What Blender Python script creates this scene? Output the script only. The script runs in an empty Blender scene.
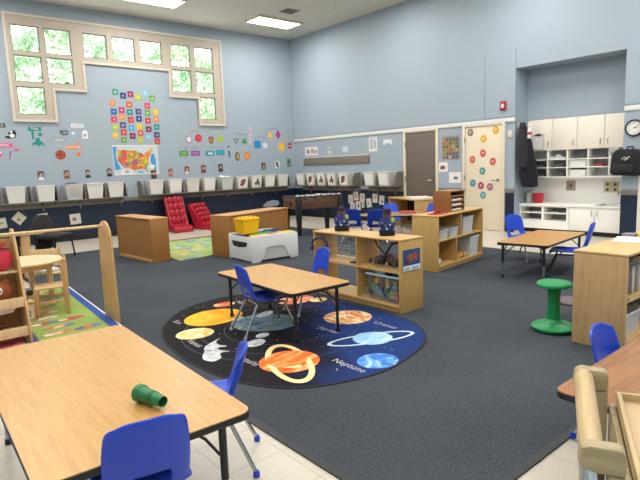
import bpy, bmesh, math, random
from mathutils import Vector, Matrix
random.seed(7)
SC = bpy.context.scene
COL = SC.collection
PI = math.pi
R = math.radians

# ------------------------------------------------------------------ materials
def lin(h):
    if isinstance(h, str):
        h = h.lstrip('#'); c = [int(h[i:i+2], 16) / 255 for i in (0, 2, 4)]
    else:
        c = h
    return tuple(x / 12.92 if x <= .04045 else ((x + .055) / 1.055) ** 2.4 for x in c) + (1,)
MATS = {}
def newmat(name):
    m = bpy.data.materials.new(name); m.use_nodes = True
    nt = m.node_tree; b = nt.nodes['Principled BSDF']
    return m, nt, b
def plain(name, col, rough=.5, metal=0, var=.06, scale=40, bump=0, spec=.5, emit=0):
    """one colour with a faint procedural mottling"""
    key = (name,)
    if key in MATS: return MATS[key]
    m, nt, b = newmat(name)
    c = lin(col)
    tc = nt.nodes.new('ShaderNodeTexCoord'); nz = nt.nodes.new('ShaderNodeTexNoise')
    nz.inputs['Scale'].default_value = scale; nz.inputs['Detail'].default_value = 3
    nt.links.new(tc.outputs['Object'], nz.inputs['Vector'])
    mx = nt.nodes.new('ShaderNodeMix'); mx.data_type = 'RGBA'
    mx.inputs[6].default_value = tuple(max(0, x * (1 - var)) for x in c[:3]) + (1,)
    mx.inputs[7].default_value = tuple(min(1, x * (1 + var)) for x in c[:3]) + (1,)
    nt.links.new(nz.outputs['Fac'], mx.inputs[0]); nt.links.new(mx.outputs[2], b.inputs['Base Color'])
    b.inputs['Roughness'].default_value = rough; b.inputs['Metallic'].default_value = metal
    b.inputs['Specular IOR Level'].default_value = spec
    if emit:
        b.inputs['Emission Color'].default_value = c; b.inputs['Emission Strength'].default_value = emit
    if bump:
        bp = nt.nodes.new('ShaderNodeBump'); bp.inputs['Strength'].default_value = bump; bp.inputs['Distance'].default_value = .01
        nt.links.new(nz.outputs['Fac'], bp.inputs['Height']); nt.links.new(bp.outputs['Normal'], b.inputs['Normal'])
    MATS[key] = m
    return m
def wood(name, c1, c2, axis='x', scale=6, rough=.4, stretch=14):
    key = (name,)
    if key in MATS: return MATS[key]
    m, nt, b = newmat(name)
    tc = nt.nodes.new('ShaderNodeTexCoord'); mp = nt.nodes.new('ShaderNodeMapping')
    s = [stretch, stretch, stretch]; s['xyz'.index(axis)] = 1
    mp.inputs['Scale'].default_value = s
    nt.links.new(tc.outputs['Object'], mp.inputs['Vector'])
    nz = nt.nodes.new('ShaderNodeTexNoise'); nz.inputs['Scale'].default_value = scale
    nz.inputs['Detail'].default_value = 6; nz.inputs['Distortion'].default_value = .6
    nt.links.new(mp.outputs['Vector'], nz.inputs['Vector'])
    cr = nt.nodes.new('ShaderNodeValToRGB')
    cr.color_ramp.elements[0].position = .3; cr.color_ramp.elements[0].color = lin(c2)
    cr.color_ramp.elements[1].position = .7; cr.color_ramp.elements[1].color = lin(c1)
    nt.links.new(nz.outputs['Fac'], cr.inputs[0]); nt.links.new(cr.outputs[0], b.inputs['Base Color'])
    b.inputs['Roughness'].default_value = rough
    MATS[key] = m
    return m
def cells(name, cols, scale=8, rough=.8, rnd=1.0, metric='EUCLIDEAN'):
    """patches of several colours (printed pattern)"""
    key = (name,)
    if key in MATS: return MATS[key]
    m, nt, b = newmat(name)
    tc = nt.nodes.new('ShaderNodeTexCoord'); v = nt.nodes.new('ShaderNodeTexVoronoi')
    v.inputs['Scale'].default_value = scale; v.inputs['Randomness'].default_value = rnd; v.distance = metric
    nt.links.new(tc.outputs['Object'], v.inputs['Vector'])
    cr = nt.nodes.new('ShaderNodeValToRGB'); cr.color_ramp.interpolation = 'CONSTANT'
    e = cr.color_ramp.elements
    for i, c in enumerate(cols):
        el = e[i] if i < 2 else e.new(i / len(cols))
        el.position = i / len(cols); el.color = lin(c)
    sp = nt.nodes.new('ShaderNodeSeparateColor')
    nt.links.new(v.outputs['Color'], sp.inputs[0]); nt.links.new(sp.outputs[0], cr.inputs[0])
    nt.links.new(cr.outputs[0], b.inputs['Base Color']); b.inputs['Roughness'].default_value = rough
    MATS[key] = m
    return m
def swirl(name, stops, scale=5, rough=.9, dist=2.0, stretch=(1, 1, 1)):
    """marbled bands, for the printed planets"""
    key = (name,)
    if key in MATS: return MATS[key]
    m, nt, b = newmat(name)
    tc = nt.nodes.new('ShaderNodeTexCoord'); mp = nt.nodes.new('ShaderNodeMapping'); mp.inputs['Scale'].default_value = stretch
    nz = nt.nodes.new('ShaderNodeTexNoise'); nz.inputs['Scale'].default_value = scale; nz.inputs['Detail'].default_value = 4
    nz.inputs['Distortion'].default_value = dist
    nt.links.new(tc.outputs['Object'], mp.inputs[0]); nt.links.new(mp.outputs[0], nz.inputs['Vector'])
    cr = nt.nodes.new('ShaderNodeValToRGB'); e = cr.color_ramp.elements
    for i, (p, c) in enumerate(stops):
        el = e[i] if i < 2 else e.new(p)
        el.position = p; el.color = lin(c)
    nt.links.new(nz.outputs['Fac'], cr.inputs[0]); nt.links.new(cr.outputs[0], b.inputs['Base Color'])
    b.inputs['Roughness'].default_value = rough; b.inputs['Specular IOR Level'].default_value = .2
    MATS[key] = m
    return m
def clear(name, tint, gloss=.12, opac=.0):
    """see-through plastic or window glass"""
    key = (name,)
    if key in MATS: return MATS[key]
    m, nt, b = newmat(name)
    out = nt.nodes['Material Output']
    tr = nt.nodes.new('ShaderNodeBsdfTransparent'); tr.inputs[0].default_value = lin(tint)
    gl = nt.nodes.new('ShaderNodeBsdfGlossy'); gl.inputs['Roughness'].default_value = .08
    mx = nt.nodes.new('ShaderNodeMixShader'); mx.inputs[0].default_value = gloss
    nt.links.new(tr.outputs[0], mx.inputs[1]); nt.links.new(gl.outputs[0], mx.inputs[2])
    last = mx
    if opac:
        b.inputs['Base Color'].default_value = lin(tint); b.inputs['Roughness'].default_value = .4
        m2 = nt.nodes.new('ShaderNodeMixShader'); m2.inputs[0].default_value = opac
        nt.links.new(mx.outputs[0], m2.inputs[1]); nt.links.new(b.outputs[0], m2.inputs[2]); last = m2
    nt.links.new(last.outputs[0], out.inputs[0])
    MATS[key] = m
    return m
def tilemat():
    m, nt, b = newmat('cream floor tile')
    tc = nt.nodes.new('ShaderNodeTexCoord')
    br = nt.nodes.new('ShaderNodeTexBrick'); br.offset = 0; br.inputs['Scale'].default_value = 1
    br.inputs['Brick Width'].default_value = .305; br.inputs['Row Height'].default_value = .305; br.inputs['Mortar Size'].default_value = .0025
    br.inputs['Color1'].default_value = lin('#d9d2c2'); br.inputs['Color2'].default_value = lin('#d2cab9'); br.inputs['Mortar'].default_value = lin('#b5ad9d')
    nt.links.new(tc.outputs['Object'], br.inputs['Vector'])
    nz = nt.nodes.new('ShaderNodeTexNoise'); nz.inputs['Scale'].default_value = 60; nz.inputs['Detail'].default_value = 5
    nt.links.new(tc.outputs['Object'], nz.inputs['Vector'])
    mx = nt.nodes.new('ShaderNodeMix'); mx.data_type = 'RGBA'; mx.blend_type = 'MULTIPLY'; mx.inputs[0].default_value = .25
    nt.links.new(br.outputs['Color'], mx.inputs[6]); nt.links.new(nz.outputs['Fac'], mx.inputs[7]); nt.links.new(mx.outputs[2], b.inputs['Base Color'])
    b.inputs['Roughness'].default_value = .28
    return m
def carpetmat():
    m, nt, b = newmat('charcoal carpet')
    tc = nt.nodes.new('ShaderNodeTexCoord')
    n1 = nt.nodes.new('ShaderNodeTexNoise'); n1.inputs['Scale'].default_value = 110; n1.inputs['Detail'].default_value = 3
    n2 = nt.nodes.new('ShaderNodeTexNoise'); n2.inputs['Scale'].default_value = 1.1; n2.inputs['Detail'].default_value = 3
    for n in (n1, n2): nt.links.new(tc.outputs['Object'], n.inputs['Vector'])
    ad = nt.nodes.new('ShaderNodeMath'); ad.operation = 'MULTIPLY_ADD'; ad.inputs[1].default_value = .3
    nt.links.new(n2.outputs['Fac'], ad.inputs[0]); nt.links.new(n1.outputs['Fac'], ad.inputs[2])
    cr = nt.nodes.new('ShaderNodeValToRGB'); e = cr.color_ramp.elements
    e[0].position = .4; e[0].color = lin('#2c3034'); e[1].position = .9; e[1].color = lin('#535961')
    nt.links.new(ad.outputs[0], cr.inputs[0]); nt.links.new(cr.outputs[0], b.inputs['Base Color'])
    b.inputs['Roughness'].default_value = .95; b.inputs['Specular IOR Level'].default_value = .15
    bp = nt.nodes.new('ShaderNodeBump'); bp.inputs['Strength'].default_value = .5; bp.inputs['Distance'].default_value = .004
    nt.links.new(n1.outputs['Fac'], bp.inputs['Height']); nt.links.new(bp.outputs['Normal'], b.inputs['Normal'])
    return m

BLUEWALL = plain('pale blue painted wall', '#a2b0bd', .6, var=.02, scale=3)
NAVY = plain('navy wainscot paint', '#0f2139', .5, var=.05, scale=8)
TAUPE = plain('taupe trim', '#7d766d', .5)
TAUPE2 = plain('taupe laminate', '#777068', .5)
FRAMEC = plain('window frame paint', '#d3cabd', .5, var=.02)
CREAM = plain('cream paint', '#ddd3c0', .45, var=.02)
WHITE2 = plain('bright white laminate', '#faf8f2', .45, var=.02)
WHITE = plain('white paint', '#e3e2de', .45, var=.02)
CEILM = plain('ceiling paint', '#d5d0c6', .8, var=.03, scale=2)
OAK = wood('oak laminate', '#cd9f5c', '#bd8c4a', 'y', 5, .3)
OAKX = wood('oak laminate lengthwise', '#cb9c5c', '#ba884a', 'x', 5, .3)
WALNUT = wood('brown wood grain laminate', '#ad7a4a', '#86572f', 'x', 5, .35)
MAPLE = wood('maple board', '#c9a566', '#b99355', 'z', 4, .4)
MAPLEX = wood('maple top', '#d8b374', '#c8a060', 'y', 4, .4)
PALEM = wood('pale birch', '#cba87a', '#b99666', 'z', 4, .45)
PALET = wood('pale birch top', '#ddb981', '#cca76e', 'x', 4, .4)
PLY = wood('light plywood', '#e2c597', '#cfae7c', 'z', 4, .45)
TOYW = wood('toy rack wood', '#d6b07a', '#bf9660', 'z', 5, .45)
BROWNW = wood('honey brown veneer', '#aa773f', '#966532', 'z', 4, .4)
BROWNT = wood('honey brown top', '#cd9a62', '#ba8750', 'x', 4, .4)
DARKW = wood('game table wood', '#74503c', '#5b3b2c', 'x', 6, .35)
BLACK = plain('black plastic', '#17181a', .45)
BLACKM = plain('black metal', '#1b1c1f', .4)
CHROME = plain('chrome steel', '#b4b8bc', .22, .9)
CBLUE = plain('blue chair plastic', '#1c46c6', .35, var=.03)
CNAVY = plain('navy chair plastic', '#1b3aa0', .4, var=.03)
PAPER = plain('white paper', '#ebe9e4', .7, var=.02)
BINW = plain('white bin plastic', '#dcdad6', .4, var=.03)
BINC = clear('frosted bin plastic', '#eceeee', .08, .6)
CLEARP = clear('clear plastic', '#f4f7f8', .07, .04)
GLASS = clear('window glass', '#f6faf8', .06)
RED = plain('red vinyl', '#ab1b32', .4, var=.08)
GREENP = plain('green plastic', '#159353', .4)
GREEND = plain('dark green plastic', '#14753a', .4)
YEL = plain('yellow plastic', '#f0bb10', .4)
GREYP = plain('light grey plastic', '#e0e0df', .45)
def pc(h, rough=.6): return plain('print ' + h, h, rough, var=.03)

# ------------------------------------------------------------------ geometry
class MB:
    def __init__(s, M=None):
        s.bm = bmesh.new(); s.mi = 0; s.M = M
    def _new(s, vs, fs):
        bv = [s.bm.verts.new((s.M @ Vector(v)) if s.M else v) for v in vs]
        out = []
        for f in fs:
            try:
                fc = s.bm.faces.new([bv[i] for i in f]); fc.material_index = s.mi; out.append(fc)
            except ValueError: pass
        return bv, out
    def m(s, i): s.mi = i; return s
    def box(s, x0, x1, y0, y1, z0, z1, bev=0):
        vs = [(x, y, z) for x in (x0, x1) for y in (y0, y1) for z in (z0, z1)]
        fs = [(0, 1, 3, 2), (4, 6, 7, 5), (0, 4, 5, 1), (2, 3, 7, 6), (0, 2, 6, 4), (1, 5, 7, 3)]
        bv, of = s._new(vs, fs)
        if bev: s._bev(of, bev)
        return s
    def _bev(s, of, bev, seg=2):
        ed = list({e for f in of for e in f.edges}); n = s.mi
        r = bmesh.ops.bevel(s.bm, geom=ed, offset=bev, segments=seg, affect='EDGES', profile=.5, clamp_overlap=True)
        for f in r['faces']: f.material_index = n
    def prism(s, pts, ax, a0, a1, bev=0):
        n = len(pts)
        def mk(p, a):
            return {'x': (a, p[0], p[1]), 'y': (p[0], a, p[1]), 'z': (p[0], p[1], a)}[ax]
        vs = [mk(p, a0) for p in pts] + [mk(p, a1) for p in pts]
        fs = [tuple(range(n)), tuple(range(2*n-1, n-1, -1))] + [(i, (i+1) % n + 0, (i+1) % n + n, i + n) for i in range(n)]
        bv, of = s._new(vs, fs)
        if bev: s._bev(of, bev)
        return s
    def frustum(s, c, w0, d0, w1, d1, h, t=.006, floor=True):
        """open-topped tapered tub standing at c"""
        x, y, z = c
        def ring(w, d, zz): return [(x-w/2, y-d/2, zz), (x+w/2, y-d/2, zz), (x+w/2, y+d/2, zz), (x-w/2, y+d/2, zz)]
        vs = ring(w0, d0, z) + ring(w1, d1, z+h) + ring(w1-2*t, d1-2*t, z+h) + ring(w0-2*t, d0-2*t, z+t)
        fs = [(3, 2, 1, 0)]
        for k in range(3):
            for i in range(4): fs.append((4*k+i, 4*k+(i+1) % 4, 4*k+4+(i+1) % 4, 4*k+4+i))
        fs.append((12, 13, 14, 15))
        s._new(vs, fs); return s
    def tube(s, pts, r, n=8, cap=True):
        pts = [Vector(p) for p in pts]; k = len(pts)
        rs = r if isinstance(r, (list, tuple)) else [r]*k
        t0 = (pts[1]-pts[0]).normalized()
        up = Vector((0, 0, 1)) if abs(t0.z) < .9 else Vector((1, 0, 0))
        u = t0.cross(up).normalized(); vs = []
        for i in range(k):
            t = (pts[min(i+1, k-1)]-pts[max(i-1, 0)]).normalized()
            u = (u - t*u.dot(t)).normalized(); w = t.cross(u)
            for j in range(n):
                a = 2*PI*j/n; vs.append(tuple(pts[i] + (u*math.cos(a)+w*math.sin(a))*rs[i]))
        fs = [(i*n+j, i*n+(j+1) % n, (i+1)*n+(j+1) % n, (i+1)*n+j) for i in range(k-1) for j in range(n)]
        if cap: fs += [tuple(range(n-1, -1, -1)), tuple((k-1)*n+j for j in range(n))]
        s._new(vs, fs); return s
    def lathe(s, prof, c=(0, 0, 0), n=24, ax='z', sy=1, cap=True):
        vs = []
        for r, z in prof:
            for j in range(n):
                a = 2*PI*j/n; p = (r*math.cos(a), r*math.sin(a)*sy, z)
                if ax == 'x': p = (p[2], p[0], p[1])
                if ax == 'y': p = (p[0], p[2], p[1])
                vs.append((p[0]+c[0], p[1]+c[1], p[2]+c[2]))
        k = len(prof)
        fs = [(i*n+j, i*n+(j+1) % n, (i+1)*n+(j+1) % n, (i+1)*n+j) for i in range(k-1) for j in range(n)]
        if cap: fs += [tuple(range(n-1, -1, -1)), tuple((k-1)*n+j for j in range(n))]
        else: fs += [((k-1)*n+j, (k-1)*n+(j+1) % n, (j+1) % n, j) for j in range(n)]
        s._new(vs, fs); return s
    def ball(s, c, rx, ry=None, rz=None, n=14):
        ry = ry or rx; rz = rz or rx; k = max(6, n//2+2); vs = []
        for i in range(k):
            th = PI*(i+.02)/(k-1+.04)
            for j in range(n):
                a = 2*PI*j/n
                vs.append((c[0]+rx*math.sin(th)*math.cos(a), c[1]+ry*math.sin(th)*math.sin(a), c[2]-rz*math.cos(th)))
        fs = [(i*n+j, i*n+(j+1) % n, (i+1)*n+(j+1) % n, (i+1)*n+j) for i in range(k-1) for j in range(n)]
        fs += [tuple(range(n-1, -1, -1)), tuple((k-1)*n+j for j in range(n))]
        s._new(vs, fs); return s
    def poly(s, pts):
        s._new(pts, [tuple(range(len(pts)))]); return s
    def build(s, name, mats, parent=None, smooth=True, loc=None, rz=0):
        bmesh.ops.recalc_face_normals(s.bm, faces=s.bm.faces)
        me = bpy.data.meshes.new(name); s.bm.to_mesh(me); s.bm.free()
        for mm in (mats if isinstance(mats, (list, tuple)) else [mats]): me.materials.append(mm)
        if smooth:
            me.polygons.foreach_set('use_smooth', [True]*len(me.polygons)); me.set_sharp_from_angle(angle=R(38))
        o = bpy.data.objects.new(name, me); COL.objects.link(o)
        if parent: o.parent = parent
        if loc: o.location = loc
        if rz: o.rotation_euler.z = rz
        return o
def tag(o, label=None, cat=None, group=None, kind=None):
    if label: o['label'] = label
    if cat: o['category'] = cat
    if group: o['group'] = group
    if kind: o['kind'] = kind
    return o
def thing(name, label, cat, loc=(0, 0, 0), rz=0, group=None):
    o = bpy.data.objects.new(name, None); COL.objects.link(o); o.empty_display_size = .1
    o.location = loc; o.rotation_euler.z = rz
    return tag(o, label, cat, group)
def copy_tree(o, parent=None):
    c = o.copy(); COL.objects.link(c)
    if parent: c.parent = parent
    for ch in list(o.children): copy_tree(ch, c)
    return c
def again(o, label, loc, rz=0, group=None):
    c = copy_tree(o); c.location = loc; c.rotation_euler = (0, 0, rz); c['label'] = label
    if group: c['group'] = group
    return c
def struct(o): o['kind'] = 'structure'; return o
def text_into(mb, s, size, M):
    """flat lettering, lying in the local xy plane, centred, moved by M"""
    cu = bpy.data.curves.new('t', 'FONT'); cu.body = s; cu.size = size; cu.align_x = 'CENTER'; cu.align_y = 'CENTER'; cu.resolution_u = 2
    ob = bpy.data.objects.new('t', cu); COL.objects.link(ob)
    bpy.context.view_layer.update()
    me = bpy.data.meshes.new_from_object(ob.evaluated_get(bpy.context.evaluated_depsgraph_get()))
    vs = [tuple(M @ v.co) for v in me.vertices]; fs = [tuple(p.vertices) for p in me.polygons]
    mb._new(vs, fs)
    bpy.data.objects.remove(ob); bpy.data.curves.remove(cu); bpy.data.meshes.remove(me)
def ell(cx, cz, rx, rz, n=20, a0=0, a1=2*PI):
    return [(cx+rx*math.cos(a0+(a1-a0)*i/n), cz+rz*math.sin(a0+(a1-a0)*i/n)) for i in range(n)]
def rect(x0, x1, z0, z1): return [(x0, z0), (x1, z0), (x1, z1), (x0, z1)]
def rot2(pts, a): return [(x*math.cos(a)-z*math.sin(a), x*math.sin(a)+z*math.cos(a)) for x, z in pts]
def ring_into(mb, pts_out, pts_in, y):
    n = len(pts_out)
    vs = [(p[0], y, p[1]) for p in pts_out] + [(p[0], y, p[1]) for p in pts_in]
    mb._new(vs, [(i, (i+1) % n, n+(i+1) % n, n+i) for i in range(n)])
def flat(name, wall, u, z, shapes, label, cat, group=None, thick=.004, off=.0, texts=()):
    """a flat thing on a wall. wall 'L': u is x, faces -y; wall 'R': u is y, faces -x. shapes: (points, material)
    the first shape is the sheet itself (a thin slab), later ones are printed on it"""
    mb = MB(); mats = []
    for i, (pts, mt) in enumerate(shapes):
        if mt not in mats: mats.append(mt)
        mb.m(mats.index(mt))
        if i == 0: mb.prism(pts, 'y', -off-thick, -off+(.001 if label.find('map of') < 0 and off == 0 else 0))
        else: mb.poly([(p[0], -off-thick-.0008*i, p[1]) for p in pts])
    for (s, size, dx, dz, mt) in texts:
        if mt not in mats: mats.append(mt)
        mb.m(mats.index(mt))
        text_into(mb, s, size, Matrix.Translation((dx, -off-thick-.006, dz)) @ Matrix.Rotation(PI/2, 4, 'X'))
    if isinstance(wall, str):
        loc, rz = ((u, 0, z), 0) if wall == 'L' else ((0, u, z), -PI/2)
    else:
        loc, rz = wall
    o = mb.build(name, mats, smooth=False, loc=loc, rz=rz)
    return tag(o, label, cat, group)
# ------------------------------------------------------------------ the setting
XW, YW, ZC = -12.0, -13.6, 4.88
tile = tilemat(); carp = carpetmat()
struct(MB().box(XW, .9, YW, .0, -.1, 0).build('floor', tile))
struct(MB().box(-7.84, -1.95, -10.95, -2.05, 0, .008).build('carpet', carp))
tr = MB()
tr.box(-7.885, -7.84, -10.99, -2.05, 0, .009).box(-7.84, -1.95, -10.99, -10.95, 0, .009).box(-7.885, -1.905, -2.05, -2.01, 0, .009).box(-1.95, -1.905, -10.99, -2.05, 0, .009)
struct(tr.build('trim_1', plain('carpet edging', '#2b2d30', .6)))
struct(MB().box(XW, 1.0, YW, .2, ZC, ZC+.1).build('ceiling', CEILM))
# left wall with the stepped window opening
wl = MB()
def ow(x0, x1, z0, z1): wl.box(x0, x1, 0, .18, z0, z1)
ow(XW, -7.0, 0, ZC); ow(-2.24, 0.2, 0, ZC); ow(-7.0, -2.24, 4.57, ZC)
ow(-7.0, -6.216, 0, 2.516); ow(-6.216, -5.58, 0, 3.16); ow(-5.58, -3.65, 0, 3.757); ow(-3.65, -2.93, 0, 3.16); ow(-2.93, -2.24, 0, 2.516)
struct(wl.build('wall_left', BLUEWALL, smooth=False))
struct(MB().box(XW-.15, XW, YW, .18, 0, ZC).build('wall_rear', BLUEWALL))
struct(MB().box(XW-.15, .9, YW-.15, YW, 0, ZC).build('wall_near', BLUEWALL))
wr = MB()
wr.box(0, .2, -6.79, 0, 0, ZC).box(0, .2, -8.68, -6.79, 3.05, ZC).box(0, .2, YW, -8.68, 0, ZC)
struct(wr.build('wall_right', BLUEWALL, smooth=False))
al = MB()
al.box(.2, .95, -6.79, -6.69, 0, 3.15).box(.2, .95, -8.78, -8.68, 0, 3.15).box(.2, .95, -8.68, -6.79, 3.05, 3.15)
al.box(.45, .95, -8.68, -6.79, 2.112, 3.05)
struct(al.build('wall_alcove', BLUEWALL, smooth=False))
struct(MB().box(.75, .85, -8.68, -6.79, 0, 2.112).build('wall_backsplash', WHITE2))
pn = MB()
pn.box(-.012, 0, -6.14, -.02, 2.19, 3.42).box(-.012, 0, -6.79, -6.155, 2.19, 3.42).box(-.012, 0, -10.5, -8.68, 2.19, 3.44)
struct(pn.build('trim_2', BLUEWALL, smooth=False))
tm = MB()
tm.box(-.022, 0, -6.79, -.02, 2.09, 2.165, .004).box(-.022, 0, -10.5, -8.68, 2.09, 2.165, .004)
struct(tm.build('trim_3', WHITE))
ws = MB()
ws.box(XW, 0, -.012, 0, .1, .79)
struct(ws.build('trim_4', NAVY, smooth=False))
w2 = MB()
for a, b in ((-4.06, -.012), (-5.72, -5.05), (-6.79, -6.61), (-8.93, -8.68)): w2.box(-.012, 0, a, b, .1, .78)
struct(w2.build('trim_5', NAVY, smooth=False))
cp = MB()
cp.box(-4.97, -4.6, -.03, 0, .77, .85, .004)
for a, b in ((-4.06, -3.9), (-5.72, -5.05), (-6.79, -6.61), (-8.93, -8.68)): cp.box(-.03, 0, a, b, .75, .835, .004)
struct(cp.build('trim_6', TAUPE))
b1 = MB().box(XW, 0, -.016, 0, 0, .1)
struct(b1.build('baseboard_left', BLACK))
b2 = MB()
for a, b in ((-4.06, -.016), (-5.72, -5.05), (-6.79, -6.61), (-8.93, -8.68)): b2.box(-.016, 0, a, b, 0, .1)
struct(b2.build('baseboard_right', BLACK))
# door jamb at the far right
struct(MB().box(-.03, 0, -9.05, -8.935, 0, 2.09, .004).build('trim_7', WHITE))

# window: stepped band of panes
win = thing('window_1', None, None, (0, 0, 0)); struct(win)
cols_l = [(-6.9, -6.39), (-6.30, -5.79)]; cols_c = [(-5.55, -5.05), (-4.94, -4.43), (-4.32, -3.79)]; cols_r = [(-3.57, -3.07), (-2.965, -2.455)]
rows = [(3.87, 4.38), (3.28, 3.80), (2.64, 3.19)]
panes = []
for c in cols_l + cols_c + cols_r: panes.append((c, rows[0]))
for c in cols_l + cols_r: panes.append((c, rows[1]))
panes += [(cols_l[0], rows[2]), (cols_r[1], rows[2])]
# frame = the outline cut into a grid, the pane cells left open
xs = sorted({-7.0, -6.216, -5.58, -3.65, -2.93, -2.24} | {v for c, r in panes for v in c})
zs = sorted({4.57, 3.757, 3.16, 2.516} | {v for c, r in panes for v in r})
def inside(x, z):
    if not (-7.0 < x < -2.24): return False
    if z > 3.757: return z < 4.57
    if z > 3.16: return x < -5.58 or x > -3.65
    return z > 2.516 and (x < -6.216 or x > -2.93)
fr = MB()
for i in range(len(xs)-1):
    for j in range(len(zs)-1):
        cx, cz = (xs[i]+xs[i+1])/2, (zs[j]+zs[j+1])/2
        if inside(cx, cz) and not any(c[0] < cx < c[1] and r[0] < cz < r[1] for c, r in panes):
            fr.box(xs[i]-(.02 if i == 0 else 0), xs[i+1]+(.02 if i == len(xs)-2 else 0), -.03, .035, zs[j], zs[j+1]+(.02 if j == len(zs)-2 else 0))
fr.build('window_frame', plain('window mullion paint', '#beb3a5', .5, var=.02), win, smooth=False)
OUT = [(-7.025, 2.495), (-6.195, 2.495), (-6.195, 3.14), (-5.56, 3.14), (-5.56, 3.737), (-3.67, 3.737), (-3.67, 3.14), (-2.95, 3.14), (-2.95, 2.495), (-2.215, 2.495), (-2.215, 4.595), (-7.025, 4.595)]
n = len(OUT); INN = []
for i in range(n):
    p, q, s = Vector(OUT[i-1]), Vector(OUT[i]), Vector(OUT[(i+1) % n])
    d1, d2 = (q-p).normalized(), (s-q).normalized(); INN.append(tuple(q+Vector((-d1.y, d1.x))*.05+Vector((-d2.y, d2.x))*.05))
cs = MB()
for i in range(n):
    j = (i+1) % n; cs.prism([OUT[i], OUT[j], INN[j], INN[i]], 'y', -.048, -.001)
cs.build('window_casing', FRAMEC, win, smooth=False)
for (c, r) in panes:
    s = MB().m(0)
    for (a, b, d, e) in ((c[0], c[1], r[0], r[0]+.018), (c[0], c[1], r[1]-.018, r[1]), (c[0], c[0]+.018, r[0]+.018, r[1]-.018), (c[1]-.018, c[1], r[0]+.018, r[1]-.018)):
        s.box(a, b, .0, .03, d, e)
    sash = s.build('sash', TAUPE2, win, smooth=False)
    MB().box(c[0]+.018, c[1]-.018, .012, .017, r[0]+.018, r[1]-.018).build('window_pane', GLASS, sash, smooth=False)

# doors
def door(n, y0, y1, slab, lev_side, groups):
    d = thing('door_%d' % n, None, None, (0, (y0+y1)/2, 0), -PI/2); struct(d)
    w = abs(y1-y0)
    MB().box(-w/2, w/2, -.018, -.001, .01, 2.05, .003).build('door_slab', slab, d)
    f = MB()
    f.box(-w/2-.07, -w/2-.006, -.035, -.001, 0, 2.10, .004).box(w/2+.006, w/2+.07, -.035, -.001, 0, 2.10, .004).box(-w/2-.006, w/2+.006, -.035, -.001, 2.056, 2.10, .004)
    f.build('door_frame', CREAM, d)
    h = MB(); hx = lev_side*(w/2-.075)
    h.lathe([(.001, 0), (.028, 0), (.026, .012), (.012, .014), (.012, .05)], (hx, -.018, 1.0), 16, 'y')
    hh = MB(); hh.lathe([(.03, -.012), (.028, 0), (.012, -.001)], (hx, -.019, 1.0), 16, 'y')
    hh.tube([(hx, -.02, 1.0), (hx, -.06, 1.0), (hx-lev_side*.03, -.066, 1.0), (hx-lev_side*.12, -.066, .995)], .009)
    h.bm.free()
    hh.build('door_handle', CHROME, d)
    hg = MB()
    for z in (.25, 1.05, 1.8): hg.tube([(-lev_side*(w/2+.004), -.04, z-.05), (-lev_side*(w/2+.004), -.04, z+.05)], .009)
    hg.build('hinge', CHROME, d)
door(1, -4.14, -4.965, plain('brown door laminate', '#6d6158', .5, var=.05, scale=6), 1, 0)
door(2, -5.715, -6.53, plain('cream door paint', '#e6d9c0', .45, var=.02), 1, 0)

# outside the window: trees
LEAF = cells('leaf greens', ['#a4c49a', '#b6d0ac', '#cadcbe', '#94b48c', '#d8e4cc', '#c6cdaa'], 3, .7)
BARK = plain('bark', '#5a4a3c', .9)
def tree(x, y, r, h, label):
    t = thing('leafy_tree', label, 'tree', (x, y, -1.0), 0, 'trees outside the window')
    MB().tube([(0, 0, 0), (.05, 0, h*.5), (0, .05, h)], [.22, .16, .05]).build('trunk', BARK, t)
    b = MB(); rr = random.Random(x)
    for k in range(6500):
        a = rr.uniform(0, 2*PI); c = rr.uniform(-1, 1); q = r*rr.uniform(.45, 1)**.5; s = math.sqrt(1-c*c)
        p = Vector((q*s*math.cos(a), q*s*math.sin(a)*.7, h+q*c*1.05))
        n = Vector((rr.gauss(0, 1), rr.gauss(0, 1), rr.gauss(0, 1))).normalized(); u = n.orthogonal().normalized(); w = n.cross(u); l = rr.uniform(.05, .11)
        b.poly([tuple(p-u*l), tuple(p+w*l*.55), tuple(p+u*l), tuple(p-w*l*.55)])
    b.build('foliage', LEAF, t, smooth=False)
tree(-8.2, 5.2, 1.7, 5.0, 'light green tree filling the left tall window panes outside')
tree(-4.4, 5.4, 1.7, 5.2, 'light green tree behind the middle window panes outside')
tree(-.6, 5.3, 1.7, 5.0, 'light green tree behind the right tall window panes outside')
tree(3.0, 5.6, 1.6, 5.4, 'light green tree outside seen through the rightmost panes')
tree(-6.6, 10.2, 2.3, 6.6, 'taller green tree standing behind the left trees outside')
tree(-1.2, 10.4, 2.3, 6.8, 'taller green tree standing behind the middle trees outside')
tree(4.0, 10.3, 2.4, 6.6, 'far green tree at the right behind the window outside')
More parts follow.
